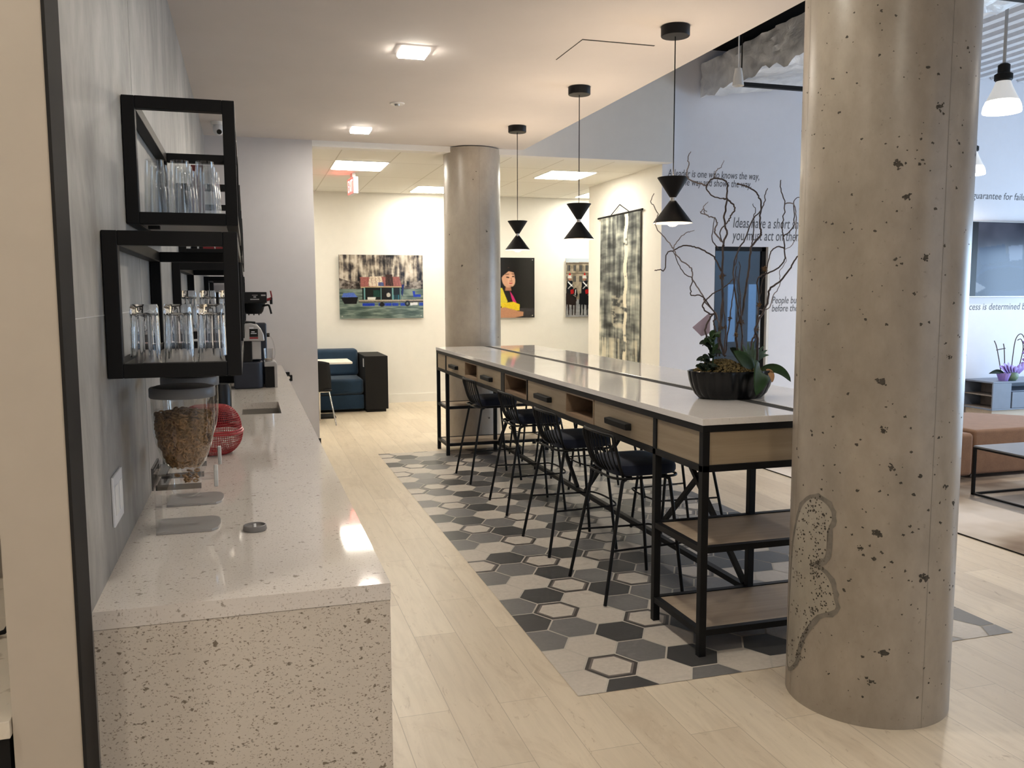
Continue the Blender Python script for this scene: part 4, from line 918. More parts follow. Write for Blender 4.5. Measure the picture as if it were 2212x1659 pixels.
for k in range(15):
    a = k*.9; z = .15+.012*k; r = .075-.002*k; bx_ = -.135
    leaf((bx_, -.02, z), (bx_+.5*r*math.cos(a), -.02+.5*r*math.sin(a), z+.03), (bx_+r*math.cos(a), -.02+r*math.sin(a), z+.01), .019, M['leafdark'] if k < 11 else M['leaf'], 'leaf', nrm=(0, -.7, .7))
for k in range(14):
    a = k*1.3; bx_ = -.175+.02*(k % 3); leaf((bx_, -.04, .145), (bx_+.03*math.cos(a), -.04+.03*math.sin(a), .175), (bx_+.055*math.cos(a), -.05+.045*math.sin(a), .17+.012*(k % 2)), .017, M['leafdark'], 'leaf', nrm=(0, -.7, .7))
for k in range(6):
    a = k*1.05+.3; z = .27+.012*k; leaf((-.125, -.03, z-.02), (-.125+.02*math.cos(a), -.03, z), (-.125+.045*math.cos(a), -.035+.03*math.sin(a), z+.018), .010, M['leafpale'] if k % 2 else M['leaf'], 'leaf', nrm=(0, -.9, .3))
q = MB(); q.tube([(PLX-.125, PLY-.03, PLZ+.14), (PLX-.12, PLY-.03, PLZ+.33)], .004, 8); q.build('plant_stem', M['leaf'], pl, smooth=True)
q = MB(); zz = [(-.178, .362), (-.075, .44), (-.075, .33), (-.125, .315)]
q.prism_axis([(PLX+a, PLZ+b) for a, b in zz], PLY+.09, PLY+.092, 'y'); q.build('paper_fold', M['lilac'], pl)
# ---------------- pendant lamps over the table ----------------
for y, lb in ((4.74, 'black hourglass pendant lamp over the table, nearest to the camera'), (6.28, 'black hourglass pendant lamp over the table, the middle one'), (7.86, 'black hourglass pendant lamp over the table, farthest from the camera')):
    x = 2.445; t = thing('pendant_lamp', lb, 'lamp', (x, y, 2.0), group='hourglass pendant lamps over the table')
    q = MB(); q.lathe([(0, CZ-.058), (.081, CZ-.058), (.084, CZ-.054), (.084, CZ-.0005), (0, CZ-.0005)], 40, (x, y, 0), cap=False); q.build('canopy', M['black'], t, smooth=True)
    q = MB(); q.tube([(x, y, CZ-.058), (x, y, 2.19)], .0035, 8); q.build('cord', M['black'], t)
    q = MB(); q.lathe([(.118, 2.026), (.0185, 2.158)], 48, (x, y, 0), cap=False); q.build('lower_shade', M['black'], t, smooth=True)
    q = MB(); q.lathe([(.1165, 2.0255), (.017, 2.157)], 48, (x, y, 0), cap=False); q.build('shade_lining', M['shadein'], t, smooth=True)
    q = MB(); q.lathe([(.0185, 2.176), (.094, 2.293)], 48, (x, y, 0), cap=False); q.build('upper_shade', M['black'], t, smooth=True)
    q = MB(); q.lathe([(.017, 2.1765), (.0928, 2.2935)], 48, (x, y, 0), cap=False); q.build('shade_lining', M['shadein'], t, smooth=True)
    q = MB(); q.lathe([(0, 2.155), (.016, 2.155), (.016, 2.179), (0, 2.179)], 24, (x, y, 0), cap=False); q.build('neck', M['steel'], t, smooth=True)
    q = MB(); q.lathe([(0, 2.004), (.018, 2.007), (.033, 2.018), (.038, 2.034), (.033, 2.052), (.02, 2.068), (.014, 2.09), (.014, 2.11), (0, 2.11)], 28, (x, y, 0), cap=False); q.build('bulb', M['bulb'], t, smooth=True)
    point('pendant_light', (x, y, 2.085), P_PEND, (1, .80, .58), .02); point('pendant_uplight', (x, y, 2.255), P_PEND*.75, (1, .80, .58), .02)
# ---------------- ceiling fixtures ----------------
for y, lb in ((5.65, 'square ceiling downlight nearest the camera, bright in the low ceiling'), (8.36, 'square ceiling downlight farther away, near the end wall'), (2.95, 'square ceiling downlight just above the camera view'), (.25, 'square ceiling downlight behind the camera'), (-2.45, 'square ceiling downlight far behind the camera'), (1.2, 'added unseen downlight brightening the foreground, above the kitchen side, behind the beige wall'), (-.9, 'added unseen downlight brightening the foreground, above the kitchen side, behind the camera')):
    x = -1.3 if y in (1.2, -.9) else 1.065; t = thing('ceiling_light', lb, 'light', (x, y, CZ-.03), group='square downlights in the low ceiling')  # the two kitchen-side downlights are unseen additions that brighten the foreground
    q = MB(); q.box(x-.094, y-.094, CZ-.030, x+.094, y+.094, CZ-.0005); q.build('housing', M['lampside'], t, bevel=.008)
    q = MB(); q.box(x-.084, y-.084, CZ-.0335, x+.084, y+.084, CZ-.0302); q.build('diffuser', M['lamp'], t)
for x, y, lb in ((1.285, 10.28, 'bright lay-in ceiling panel at the left, above the exit sign'), (2.59, 12.28, 'bright lay-in ceiling panel half hidden by the far column'), (3.86, 10.40, 'bright lay-in ceiling panel behind the middle pendant cord'), (5.15, 12.3, 'bright lay-in ceiling panel mostly hidden by the tapestry wall'), (-.2, 12.28, 'bright lay-in ceiling panel hidden behind the end wall')):
    t = thing('ceiling_panel_light', lb, 'light', (x, y, TZ-.01), group='lay-in light panels of the back room')
    q = MB(); q.box(x-.305, y-.35, TZ-.006, x+.305, y+.35, TZ-.0005); q.build('frame', M['white'], t)
    q = MB(); q.box(x-.285, y-.33, TZ-.012, x+.285, y+.33, TZ-.0062); q.build('diffuser', M['troffer'], t)
t = thing('smoke_detector', 'small white disc detector in the low ceiling between the two downlights', 'detector', (1.218, 7.205, CZ-.02))
q = MB(); q.lathe([(0, CZ-.008), (.056, CZ-.008), (.062, CZ-.0005), (0, CZ-.0005)], 32, (1.218, 7.205, 0), cap=False); q.build('plate', M['white'], t, smooth=True)
q = MB(); q.lathe([(0, CZ-.022), (.018, CZ-.022), (.022, CZ-.0082), (0, CZ-.0082)], 24, (1.218, 7.205, 0), cap=False); q.build('sensor', M['silver'], t, smooth=True)
t = thing('sprinkler_cover', 'small grey disc cut off at the very top of the picture, on the ceiling', 'sprinkler', (.996, 4.40, CZ-.012))
q = MB(); q.lathe([(0, CZ-.012), (.04, CZ-.012), (.045, CZ-.0005), (0, CZ-.0005)], 32, (.996, 4.40, 0), cap=False); q.build('cover', M['silver'], t, smooth=True)
t = thing('security_camera', 'white dome camera with black lens in the corner by the end wall', 'camera', (-.205, 8.40, CZ-.12))
cx, cy = -.205, 8.40
q = MB(); q.lathe([(0, CZ-.03), (.058, CZ-.03), (.062, CZ-.0005), (0, CZ-.0005)], 32, (cx, cy, 0), cap=False); q.build('mount', M['white'], t, smooth=True)
q = MB(); q.ball((cx+.005, cy-.01, CZ-.065), .05, 24, 1.1); q.build('eyeball', M['plate'], t, smooth=True)
q = MB(); d = Vector((.12, -.75, -.55)).normalized(); c = Vector((cx+.005, cy-.01, CZ-.065)); q.tube([c+d*.038, c+d*.055], .022, 20); q.build('lens', M['blackgl'], t, smooth=True)
# exit sign
t = thing('exit_sign', 'red lit exit sign hanging from the back room ceiling, seen almost edge-on', 'sign', (1.29, 10.95, 2.83)); ex = thing
q = MB(); q.box(1.262, 10.80, 2.845, 1.318, 11.12, 3.045); q.build('housing', M['plate'], t, bevel=.004)
q = MB(); q.box(1.27, 10.9, 3.045, 1.31, 11.02, 3.0995); q.build('mount', M['silver'], t)
q = MB(); q.box(1.2560, 10.81, 2.852, 1.2615, 11.11, 3.038); q.build('sign_face', M['exitface'], t)
EXS = t; t.rotation_euler.z = math.radians(6)
point('exit_glow', (1.20, 10.95, 3.0), .35, (1, .08, .06), .03)
# ---------------- painted canvases ----------------
class Canvas:
    def __init__(s, W, H, c=(0, 0, 0)):
        s.W, s.H = W, H; s.a = np.zeros((H, W, 3)); s.a[:] = c
        yy, xx = np.mgrid[0:H, 0:W]; s.u = (xx+.5)/W; s.v = (yy+.5)/H     # v down
    def mask(s, pts):
        m = np.zeros((s.H, s.W), bool); n = len(pts)
        for i in range(n):
            (x0, y0), (x1, y1) = pts[i], pts[(i+1) % n]
            if y0 == y1: continue
            c = ((y0 > s.v) != (y1 > s.v)) & (s.u < (x1-x0)*(s.v-y0)/(y1-y0)+x0); m ^= c
        return m
    def poly(s, pts, c, nz=0):
        m = s.mask(pts); col = np.array(c)
        s.a[m] = col*(1+nz*rng.standard_normal((m.sum(), 1)))
        return s
    def ell(s, cx, cy, rx, ry, c, nz=0):
        m = ((s.u-cx)/rx)**2+((s.v-cy)/ry)**2 < 1; s.a[m] = np.array(c)*(1+nz*rng.standard_normal((m.sum(), 1))); return s
    def line(s, x0, y0, x1, y1, wd, c):
        dx, dy = x1-x0, (y1-y0)*s.H/s.W; L = math.hypot(dx, dy) or 1; nx, ny = -dy/L*wd/2, dx/L*wd/2*s.W/s.H
        return s.poly([(x0+nx, y0+ny), (x1+nx, y1+ny), (x1-nx, y1-ny), (x0-nx, y0-ny)], c)
    def noise(s, fx, fy, octs=4, seed=0):
        r = np.random.default_rng(seed); out = np.zeros((s.H, s.W)); amp = 1; tot = 0
        for o in range(octs):
            nx, ny = int(max(2, fx*2**o))+2, int(max(2, fy*2**o))+2; g = r.random((ny, nx))
            x = s.u*(nx-2); y = s.v*(ny-2); i = x.astype(int); j = y.astype(int); a = x-i; b = y-j; a = a*a*(3-2*a); b = b*b*(3-2*b)
            out += amp*((g[j, i]*(1-a)+g[j, i+1]*a)*(1-b)+(g[j+1, i]*(1-a)+g[j+1, i+1]*a)*b); tot += amp; amp *= .6
        return out/tot
    def grade(s, n, stops, m=None):
        xs = [p for p, _ in stops]; c = np.stack([np.interp(n, xs, [q[k] for _, q in stops]) for k in range(3)], -1)
        if m is None: s.a = c
        else: s.a[m] = c[m]
        return s
def blur(a, k=1):
    for _ in range(k):
        p = np.pad(a, ((1, 1), (1, 1), (0, 0)), mode='edge'); a = (4*a+p[:-2, 1:-1]+p[2:, 1:-1]+p[1:-1, :-2]+p[1:-1, 2:])/8
    return a
def canvas_mesh(name, cv, o, ux, vz, mat, parent=None, relief=None, nrm=None):
    """grid of points; o = top-left corner, ux/vz = full edge vectors (right, down)"""
    o, ux, vz = Vector(o), Vector(ux), Vector(vz); W, H = cv.W, cv.H
    off = Vector(parent.location) if parent is not None else Vector((0, 0, 0))
    U = np.linspace(0, 1, W); V = np.linspace(0, 1, H); uu, vv = np.meshgrid(U, V)
    P = np.array(o-off)[None, None]+uu[..., None]*np.array(ux)+vv[..., None]*np.array(vz)
    if relief is not None: P += relief[..., None]*np.array(nrm)
    idx = np.arange(W*H).reshape(H, W); f = np.stack([idx[:-1, :-1], idx[1:, :-1], idx[1:, 1:], idx[:-1, 1:]], -1).reshape(-1, 4)
    me = bpy.data.meshes.new(name); me.from_pydata(P.reshape(-1, 3).tolist(), [], f.tolist()); me.materials.append(mat)
    at = me.attributes.new('art', 'FLOAT_COLOR', 'POINT'); c = np.ones((W*H, 4)); c[:, :3] = np.clip(blur(cv.a, 1), 0, 1).reshape(-1, 3)**2.2
    at.data.foreach_set('color', c.ravel()); me.update()
    ob = bpy.data.objects.new(name, me); COL.objects.link(ob)
    if parent is not None: ob.parent = parent
    return ob
def wall_print(label, cv, x0, x1, z0, z1, cat='picture'):
    t = thing('wall_print', label, cat, ((x0+x1)/2, 12.87, z0)); Y = 12.862
    q = MB(); q.box(x0, Y, z0, x1, Y+.012, z1); q.build('acrylic_panel', M['acryl'], t)
    canvas_mesh('photograph', cv, (x0+.002, Y-.0008, z1-.002), (x1-x0-.004, 0, 0), (0, 0, -(z1-z0-.004)), M['art'], t)
    for x in (x0+.035, x1-.035):
        for z in (z0+.035, z1-.035):
            q = MB(); q.tube([(x, Y-.004, z), (x, 12.8995, z)], .009, 12); q.build('standoff_bolt', M['steel'], t)
# houseboat below a cliff
c = Canvas(230, 172); n = c.noise(30, 3, 5, 1); n2 = c.noise(12, 10, 4, 2)
c.grade(.6*n+.4*n2, [(.30, (.10, .10, .11)), (.42, (.34, .32, .31)), (.52, (.58, .54, .49)), (.62, (.78, .74, .68)), (.75, (.85, .83, .80))])
m = c.v > .36+.06*np.sin(c.u*9)+.08*(c.u > .3)*(c.u < .8); n3 = c.noise(22, 18, 4, 3)
c.grade(n3, [(.3, (.12, .11, .10)), (.5, (.36, .33, .31)), (.7, (.60, .57, .54))], m & (c.v < .56))
n4 = c.noise(7, 40, 4, 4); c.grade(n4, [(.3, (.25, .31, .29)), (.5, (.36, .42, .39)), (.7, (.50, .55, .51))], c.v > .535)
c.poly([(.27, .51), (.73, .51), (.73, .72), (.27, .72)], (.07, .10, .10))
c.poly([(.245, .35), (.71, .34), (.745, .50), (.25, .505)], (.58, .36, .34), .12); c.poly([(.36, .34), (.50, .34), (.52, .50), (.34, .49)], (.80, .74, .66), .15); c.poly([(.55, .31), (.63, .31), (.64, .49), (.55, .48)], (.22, .16, .14), .2); c.poly([(.46, .43), (.52, .43), (.53, .49), (.46, .49)], (.28, .33, .50), .2)
for k in range(11): c.line(.25+.044*k, .36, .255+.046*k, .5, .004, (.45, .28, .27))
c.line(.25, .507, .745, .502, .012, (.70, .62, .48))
for x in (.29, .30, .49, .625, .635, .72): c.line(x, .52, x, .72, .009, (.42, .60, .60))
for x in (.64, .66, .68, .70): c.line(x, .63, x, .71, .006, (.25, .55, .62))
c.poly([(.5, .52), (.61, .52), (.61, .72), (.5, .72)], (.05, .06, .06)); c.poly([(.40, .55), (.48, .55), (.48, .66), (.40, .66)], (.08, .22, .20), .2); c.ell(.58, .63, .025, .035, (.70, .68, .64))
c.poly([(.33, .66), (.43, .66), (.42, .71), (.33, .71)], (.82, .82, .80)); c.poly([(.22, .705), (1, .70), (1, .75), (.24, .74)], (.62, .58, .52), .12); c.line(.22, .74, 1, .735, .01, (.12, .10, .09))
for x in (.27, .34, .46, .54, .62, .72): c.poly([(x, .755), (x+.075, .755), (x+.075, .80), (x, .80)], (.12, .22, .62), .12)
c.poly([(.84, .755), (.93, .75), (.93, .79), (.84, .795)], (.85, .85, .86)); c.poly([(.95, .75), (1, .75), (1, .80), (.95, .80)], (.14, .25, .62)); c.ell(.805, .765, .03, .045, (.06, .06, .06)); c.ell(.805, .765, .014, .02, (.4, .42, .4)); c.ell(.50, .78, .03, .035, (.06, .06, .07))
c.poly([(.02, .67), (.22, .66), (.20, .77), (.06, .77)], (.07, .07, .08)); c.poly([(.03, .66), (.05, .60), (.17, .59), (.21, .66)], (.32, .42, .72), .1); c.poly([(.74, .47), (.77, .46), (.75, .65), (.735, .62)], (.08, .14, .36)); c.poly([(.87, .57), (.90, .57), (.90, .62), (.97, .62), (.97, .66), (.88, .66)], (.12, .22, .66))
wall_print('acrylic photograph panel of a floating house below grey cliffs', c, 1.278, 2.518, 1.268, 2.200)
# child in yellow against black
c = Canvas(180, 230, (.075, .07, .07)); n = c.noise(4, 6, 3, 8); c.grade(n, [(.3, (.055, .05, .05)), (.7, (.10, .095, .095))])
m = c.v > .84; c.grade(c.noise(6, 8, 3, 9), [(.3, (.14, .13, .14)), (.7, (.22, .21, .22))], m)
U = lambda px: .245+(px-1081)/73*.755
V = lambda py: (py-557)/130
def pp(*a): return [(U(x), V(y)) for x, y in a]
c.ell(U(1088), V(583), .29, .155, (.08, .06, .06)); c.ell(U(1088), V(612), .22, .16, (.08, .06, .06))
c.poly(pp((1081, 625), (1092, 622), (1102, 626), (1112, 648), (1118, 660), (1110, 672), (1080, 675), (1060, 675), (1062, 640)), (.12, .09, .10))
c.poly(pp((1060, 622), (1084, 622), (1091, 640), (1096, 652), (1084, 662), (1060, 664)), (.82, .75, .22), .08)
c.poly(pp((1100, 628), (1108, 640), (1116, 657), (1110, 660), (1104, 645)), (.80, .18, .45)); c.poly(pp((1084, 655), (1108, 652), (1122, 658), (1121, 671), (1100, 672), (1082, 668)), (.88, .76, .16), .08)
c.poly(pp((1060, 668), (1090, 664), (1118, 672), (1130, 674), (1129, 683), (1110, 687), (1060, 687)), (.72, .52, .40), .05)
c.poly(pp((1092, 616), (1102, 616), (1104, 628), (1090, 628)), (.66, .46, .36))
c.ell(U(1097), V(600), .145, .165, (.80, .61, .50)); c.ell(U(1104), V(607), .085, .10, (.84, .65, .54)); c.poly(pp((1078, 582), (1090, 578), (1106, 580), (1112, 590), (1098, 586), (1086, 596), (1080, 604)), (.09, .07, .07))
c.line(U(1093), V(599), U(1099), V(600), .022, (.16, .10, .09)); c.line(U(1105), V(598), U(1110), V(597.5), .020, (.16, .10, .09)); c.line(U(1091), V(593.5), U(1099), V(592.5), .014, (.32, .22, .18)); c.line(U(1104), V(592), U(1110), V(592.5), .014, (.32, .22, .18))
c.line(U(1103), V(600), U(1104.5), V(606), .014, (.68, .47, .38)); c.line(U(1100), V(607.5), U(1106), V(607.5), .014, (.60, .38, .31)); c.line(U(1099), V(612.5), U(1106), V(612), .022, (.66, .27, .27)); c.ell(U(1102), V(618), .04, .012, (.74, .55, .45))
c.a = blur(c.a, 3)
wall_print('acrylic photograph panel of a child in yellow and black clothing on a black ground', c, 3.55, 4.276, 1.254, 2.179)
# mounted guards in front of a stone building
c = Canvas(170, 170, (.55, .53, .50)); n = c.noise(14, 14, 3, 12); c.grade(n, [(.3, (.44, .40, .34)), (.7, (.62, .57, .49))], c.v < .75)
c.grade(c.noise(10, 14, 3, 13), [(.3, (.50, .50, .51)), (.7, (.62, .62, .62))], c.v > .70); c.poly([(0, 0), (1, 0), (1, .06), (0, .07)], (.72, .76, .80)); c.line(0, .09, 1, .08, .02, (.36, .32, .28)); c.line(0, .26, 1, .25, .014, (.36, .32, .27))
for k in range(9):
    for vv in (.12, .30): c.poly([(.03+.11*k, vv), (.075+.11*k, vv), (.075+.11*k, vv+.10), (.03+.11*k, vv+.10)], (.20, .20, .21)); c.line(.0525+.11*k, vv, .0525+.11*k, vv+.10, .006, (.60, .58, .52))
for k, x in enumerate((.07, .34, .62, .88)):
    br = (.16, .11, .09) if k % 2 == 0 else (.05, .045, .05)
    c.poly([(x-.09, .60), (x+.10, .57), (x+.13, .72), (x+.09, .80), (x-.10, .78)], br, .1)
    for dx in (-.07, -.02, .05, .10): c.poly([(x+dx-.015, .74), (x+dx+.018, .74), (x+dx+.008, .97), (x+dx-.008, .97)], br)
    c.poly([(x+.03, .62), (x+.08, .52), (x+.12, .50), (x+.15, .62), (x+.11, .70), (x+.07, .70)], (.07, .06, .06)); c.line(x+.11, .53, x+.10, .63, .012, (.85, .85, .84)); c.line(x+.06, .62, x+.12, .66, .008, (.75, .70, .60))
    c.poly([(x-.05, .39), (x+.05, .38), (x+.07, .58), (x-.06, .60)], (.06, .05, .07)); c.line(x-.03, .40, x+.05, .48, .02, (.92, .91, .90)); c.line(x+.05, .44, x-.03, .52, .012, (.9, .9, .88)); c.poly([(x+.01, .54), (x+.07, .52), (x+.08, .60), (x+.02, .61)], (.62, .10, .10))
    c.ell(x, .345, .028, .035, (.60, .42, .34)); c.poly([(x-.035, .34), (x-.03, .29), (x+.03, .29), (x+.035, .34)], (.80, .78, .74)); c.poly([(x-.02, .29), (x+.005, .235), (x+.02, .29)], (.72, .12, .10))
wall_print('acrylic photograph panel of mounted guards on dark horses', c, 4.793, 5.72, 1.258, 2.176)
# tapestry on the side wall
c = Canvas(90, 190); a = c.noise(28, 3, 4, 21); b = c.noise(4, 30, 4, 22); d = c.noise(4, 5, 3, 23)
n = .34*a+.30*b+.36*d
c.grade(n, [(.33, (.14, .15, .15)), (.42, (.28, .29, .285)), (.50, (.44, .45, .43)), (.57, (.60, .61, .57)), (.66, (.80, .79, .73))])
m = (np.abs(c.u-.66-.02*np.sin(c.v*30)) < .045) & (c.noise(6, 20, 3, 24) > .36); c.a[m] = (.88, .85, .76)
m = (c.v > .55) & (c.v < .78) & (c.u > .3) & (c.u < .62) & (b > .42); c.a[m] = c.a[m]*.5+np.array((.42, .40, .35))
m = (c.v > .85) & (c.noise(30, 2, 3, 25) > .5); c.a[m] = c.a[m]*.4+np.array((.5, .48, .42))
t = thing('wall_hanging', 'long black and cream painted cloth hanging from a rod on the side wall', 'tapestry', (4.615, 10.39, .76))
ya, yb, za, zb = 11.0, 9.77, 2.62, .765
rel = .006*np.sin(c.u*17)+.012*c.v*np.sin(c.u*9+1)
canvas_mesh('painted_cloth', c, (4.600, ya, za), (0, yb-ya, 0), (0, 0, zb-za), M['cloth'], t, rel, (-1, 0, 0))
q = MB(); q.tube([(4.604, ya+.10, za+.012), (4.604, yb-.06, za+.012)], .012, 10); q.build('rod', M['blackmat'], t, smooth=True)
q = MB(); q.tube([(4.605, ya-.33, za+.02), (4.612, (ya+yb)/2+.02, za+.135), (4.605, yb+.33, za+.02)], .006, 8); q.tube([(4.612, (ya+yb)/2+.02, za+.13), (4.6295, (ya+yb)/2+.02, za+.13)], .006, 8); q.build('hanging_cord', M['blackmat'], t)
# ---------------- lettering ----------------
def text_mesh(body, size, shear=.18):
    cu = bpy.data.curves.new('t', 'FONT'); cu.body = body; cu.size = size; cu.shear = shear; cu.extrude = 0; cu.space_character = 1.02; cu.resolution_u = 3
    o = bpy.data.objects.new('t', cu); COL.objects.link(o); bpy.context.view_layer.update()
    me = bpy.data.meshes.new_from_object(o.evaluated_get(bpy.context.evaluated_depsgraph_get())); bpy.data.objects.remove(o); bpy.data.curves.remove(cu)
    return me
def text_w(s_, shear=.18):
    me = text_mesh(s_, 1, shear); xs = [v.co.x for v in me.vertices]; r = (min(xs), max(xs)); bpy.data.meshes.remove(me); return r
def lettering(label, lines, x0, zs, ref, refw, xh, Y=9.2492):
    """lines set from x0; 'ref' (start of the first line) spans refw metres; xh = font size (height scale)"""
    a, b = text_w(ref); sx = refw/(b-a); t = thing('wall_lettering', label, 'lettering', (x0, Y, min(zs)))
    for body, z in zip(lines, zs):
        me = text_mesh(body, 1); mb = MB(); mb.add([(x0+v.co.x*sx, Y, z+v.co.y*xh) for v in me.vertices], [tuple(p.vertices) for p in me.polygons]); bpy.data.meshes.remove(me)
        o = mb.build('text_line', M['ink'], t); so = o.modifiers.new('t', 'SOLIDIFY'); so.thickness = .0012; so.offset = 0
lettering('dark lettering about a leader, top left quote on the lavender wall', ['A leader is one who knows the way,', 'goes the way and shows the way.'], 4.70, [2.965, 2.868], 'A leader is one who knows the way,', 1.21, .122)
lettering('dark lettering about ideas, larger quote above the glazed door', ['Ideas have a short shelf life,', 'you must act on them'], 5.565, [2.395, 2.247], 'Ideas have a short sh', .90, .178)
lettering('dark lettering about people, low quote right of the glazed door', ['People buy into the leader', 'before they buy'], 6.128, [1.490, 1.392], 'People bu', .345, .122)
lettering('grey lettering above the wall screen, beginning behind the near column', ['guarantee for failure'], 9.10, [2.835], 'guarantee for fai', .80, .128)
lettering('grey lettering below the wall screen, beginning behind the near column', ['Success is determined by'], 8.97, [1.385], 'Success is determined b', 1.10, .128)
me = text_mesh('EXIT', 1, 0); xs = [v.co.x for v in me.vertices]; ys_ = [v.co.y for v in me.vertices]; w_, h_ = max(xs)-min(xs), max(ys_)-min(ys_)
q = MB(); q.add([(1.2552, 11.085-(v.co.x-min(xs))/w_*.25, 2.875+(v.co.y-min(ys_))/h_*.14) for v in me.vertices], [tuple(p.vertices) for p in me.polygons])
q.build('exit_word', M['exitword'], EXS)
# ---------------- booth corner of the back room ----------------
bx1 = 1.825; t = thing('booth_sofa', 'navy blue upholstered booth sofa against the back wall', 'sofa', (.72, 12.35, 0))
q = MB(); q.box(-.3, 12.02, .04, 1.50, 12.62, .24); q.build('sofa_base', M['teal'], t, bevel=.012)
q = MB(); q.box(-.3, 11.995, .245, 1.50, 12.62, .465); q.build('seat', M['teal'], t, bevel=.05, seg=4)
q = MB(); q.prism_axis([(12.55, .46), (12.88, .46), (12.88, .84), (12.62, .84)], -.3, 1.50, 'x'); q.build('backrest', M['teal'], t, bevel=.05, seg=4)
q = MB()
q.box(-.25, 12.1, 0.0005, 1.45, 12.8, .0395); q.build('plinth', M['blackmat'], t)
t = thing('end_cabinet', 'tall black cabinet closing the end of the blue booth sofa', 'cabinet', ((1.51+bx1)/2, 12.4, 0))
q = MB(); q.box(1.512, 11.93, .04, bx1, 12.88, .775); q.build('cabinet_body', M['blackmat'], t, bevel=.003)
q = MB(); q.box(1.53, 11.95, .0005, bx1-.03, 12.86, .0395); q.build('plinth', M['blackmat'], t)
q = MB(); q.box(1.505, 12.05, .62, 1.5115, 12.11, .735); q.build('outlet_plate', M['plate'], t, bevel=.001)
t = thing('booth_table', 'white table standing in front of the blue booth sofa, half hidden by the end wall', 'table', (.70, 11.75, 0))
q = MB(); q.box(.1, 11.42, .715, 1.285, 12.03, .745); q.build('table_top', M['tablewhite'], t, bevel=.006)
q = MB(); q.lathe([(0, .03), (.03, .03), (.03, .7148), (0, .7148)], 20, (.62, 11.72, 0), cap=False); q.build('pedestal', M['blackmat'], t, smooth=True)
q = MB(); q.box(.25, 11.45, .0008, 1.06, 11.75, .03); q.build('table_base', M['blackmat'], t, bevel=.004)
t = thing('side_chair', 'black shell chair with chrome legs, cut off by the end wall', 'chair', (.80, 11.05, 0))
def shell():
    q = MB(); vs = []; fs = []; n, m = 10, 8
    for i in range(n+1):
        z = .43+.38*i/n; wd = .20*(1-.12*(i/n)**2)
        for j in range(m+1):
            u = j/m*2-1; vs.append((.76+wd*u, 10.86-.05*(i/n)+.05*u*u, z-.03*u*u*(i == n)))
    for i in range(n):
        for j in range(m): a = i*(m+1)+j; fs.append((a, a+1, a+m+2, a+m+1))
    q.add(vs, fs); o = q.build('chair_back', M['blackmat'], t, smooth=True); s_ = o.modifiers.new('t', 'SOLIDIFY'); s_.thickness = .012
shell()
q = MB(); q.box(.555, 10.87, .425, .965, 11.28, .447); q.build('chair_seat', M['blackmat'], t, bevel=.02, seg=3)
for x, y, fx, fy in ((.93, 10.90, 1.00, 10.80), (.59, 10.90, .52, 10.80), (.84, 11.24, .84, 11.30), (.59, 11.24, .54, 11.30)):
    q = MB(); q.tube([(x, y, .424), (fx, fy, .004)], .010, 10); q.build('chair_leg', M['chrome'], t, smooth=True)
q = MB(); q.tube(smooth_path([(.59, 10.90, .418), (.76, 10.885, .418), (.93, 10.90, .418)]), .008, 8); q.build('chair_rail', M['chrome'], t, smooth=True)
# ---------------- open lounge on the right ----------------
c = Canvas(120, 90); n = c.noise(6, 5, 5, 31)
c.grade(n, [(.30, (.50, .43, .37)), (.45, (.66, .60, .54)), (.55, (.78, .74, .70)), (.70, (.88, .85, .83))])
t = thing('rug', 'brown and grey blotched rug under the lounge furniture', 'rug', (6.6, 5.2, 0))
canvas_mesh('pile', c, (4.50, 6.86, .0092), (4.2, 0, 0), (0, -3.36, 0), M['rug'], t)
q = MB(); q.box(4.498, 3.498, .0008, 8.702, 6.862, .009); q.build('rug_backing', M['darkstrip'], t)
t = thing('sofa_module', 'tan suede sofa module behind the low black-framed table', 'sofa', (6.9, 6.4, 0))
q = MB(); q.prism([(5.92, 5.87), (7.9, 5.87), (7.9, 5.98), (7.2, 6.36), (6.78, 6.83), (5.92, 6.84)], .045, .435); q.build('cushion', M['leather'], t, bevel=.03, seg=4)
for x, y in ((6.0, 5.95), (6.72, 5.93), (7.8, 5.93), (6.05, 6.7)):
    q = MB(); q.lathe([(.018, .0095), (.018, .0445)], 12, (x, y, 0)); q.build('foot', M['plate'], t)
t = thing('sofa_module', 'second tan suede sofa module, mostly hidden behind the near column', 'sofa', (5.4, 6.2, 0))
q = MB(); q.box(4.95, 5.84, .045, 5.895, 6.5, .415); q.build('cushion', M['leather'], t, bevel=.035, seg=4)
for x, y in ((5.05, 5.95), (5.8, 5.95), (5.05, 6.4), (5.8, 6.4)):
    q = MB(); q.lathe([(.018, .0095), (.018, .0445)], 12, (x, y, 0)); q.build('foot', M['plate'], t)
t = thing('coffee_table', 'low coffee table with thin black frame and grey stone top', 'table', (6.3, 5.0, 0))
a0, a1, b0, b1, r = 5.46, 7.0, 4.55, 5.42, .0105
q = MB(); q.box(a0+.004, b0+.004, .392, a1-.004, b1-.004, .404); q.build('table_top', M['greystone'], t)
for x in (a0+r, a1-r):
    for y in (b0+r, b1-r):
        q = MB(); q.box(x-r, y-r, .0095, x+r, y+r, .378); q.build('leg', M['black'], t)
for z, nm in ((.385, 'top_rail'), (.020, 'floor_rail')):
    q = MB()
    for y in (b0+r, b1-r): q.box(a0, y-r, z-r*.6, a1, y+r, z+r*.6)
    for x in (a0+r, a1-r): q.box(x-r, b0+2*r, z-r*.6, x+r, b1-2*r, z+r*.6)
    q.build(nm, M['black'], t)
t = thing('media_console', 'grey-blue media console with open side shelves under the wall screen', 'cabinet', (10.2, 9.0, 0))
k0, k1, j0, j1 = 9.085, 11.5, 8.75, 9.235
q = MB(); q.box(k0+.04, j0+.04, .0005, k1-.04, j1-.02, .1); q.build('plinth', M['lightwood'], t)
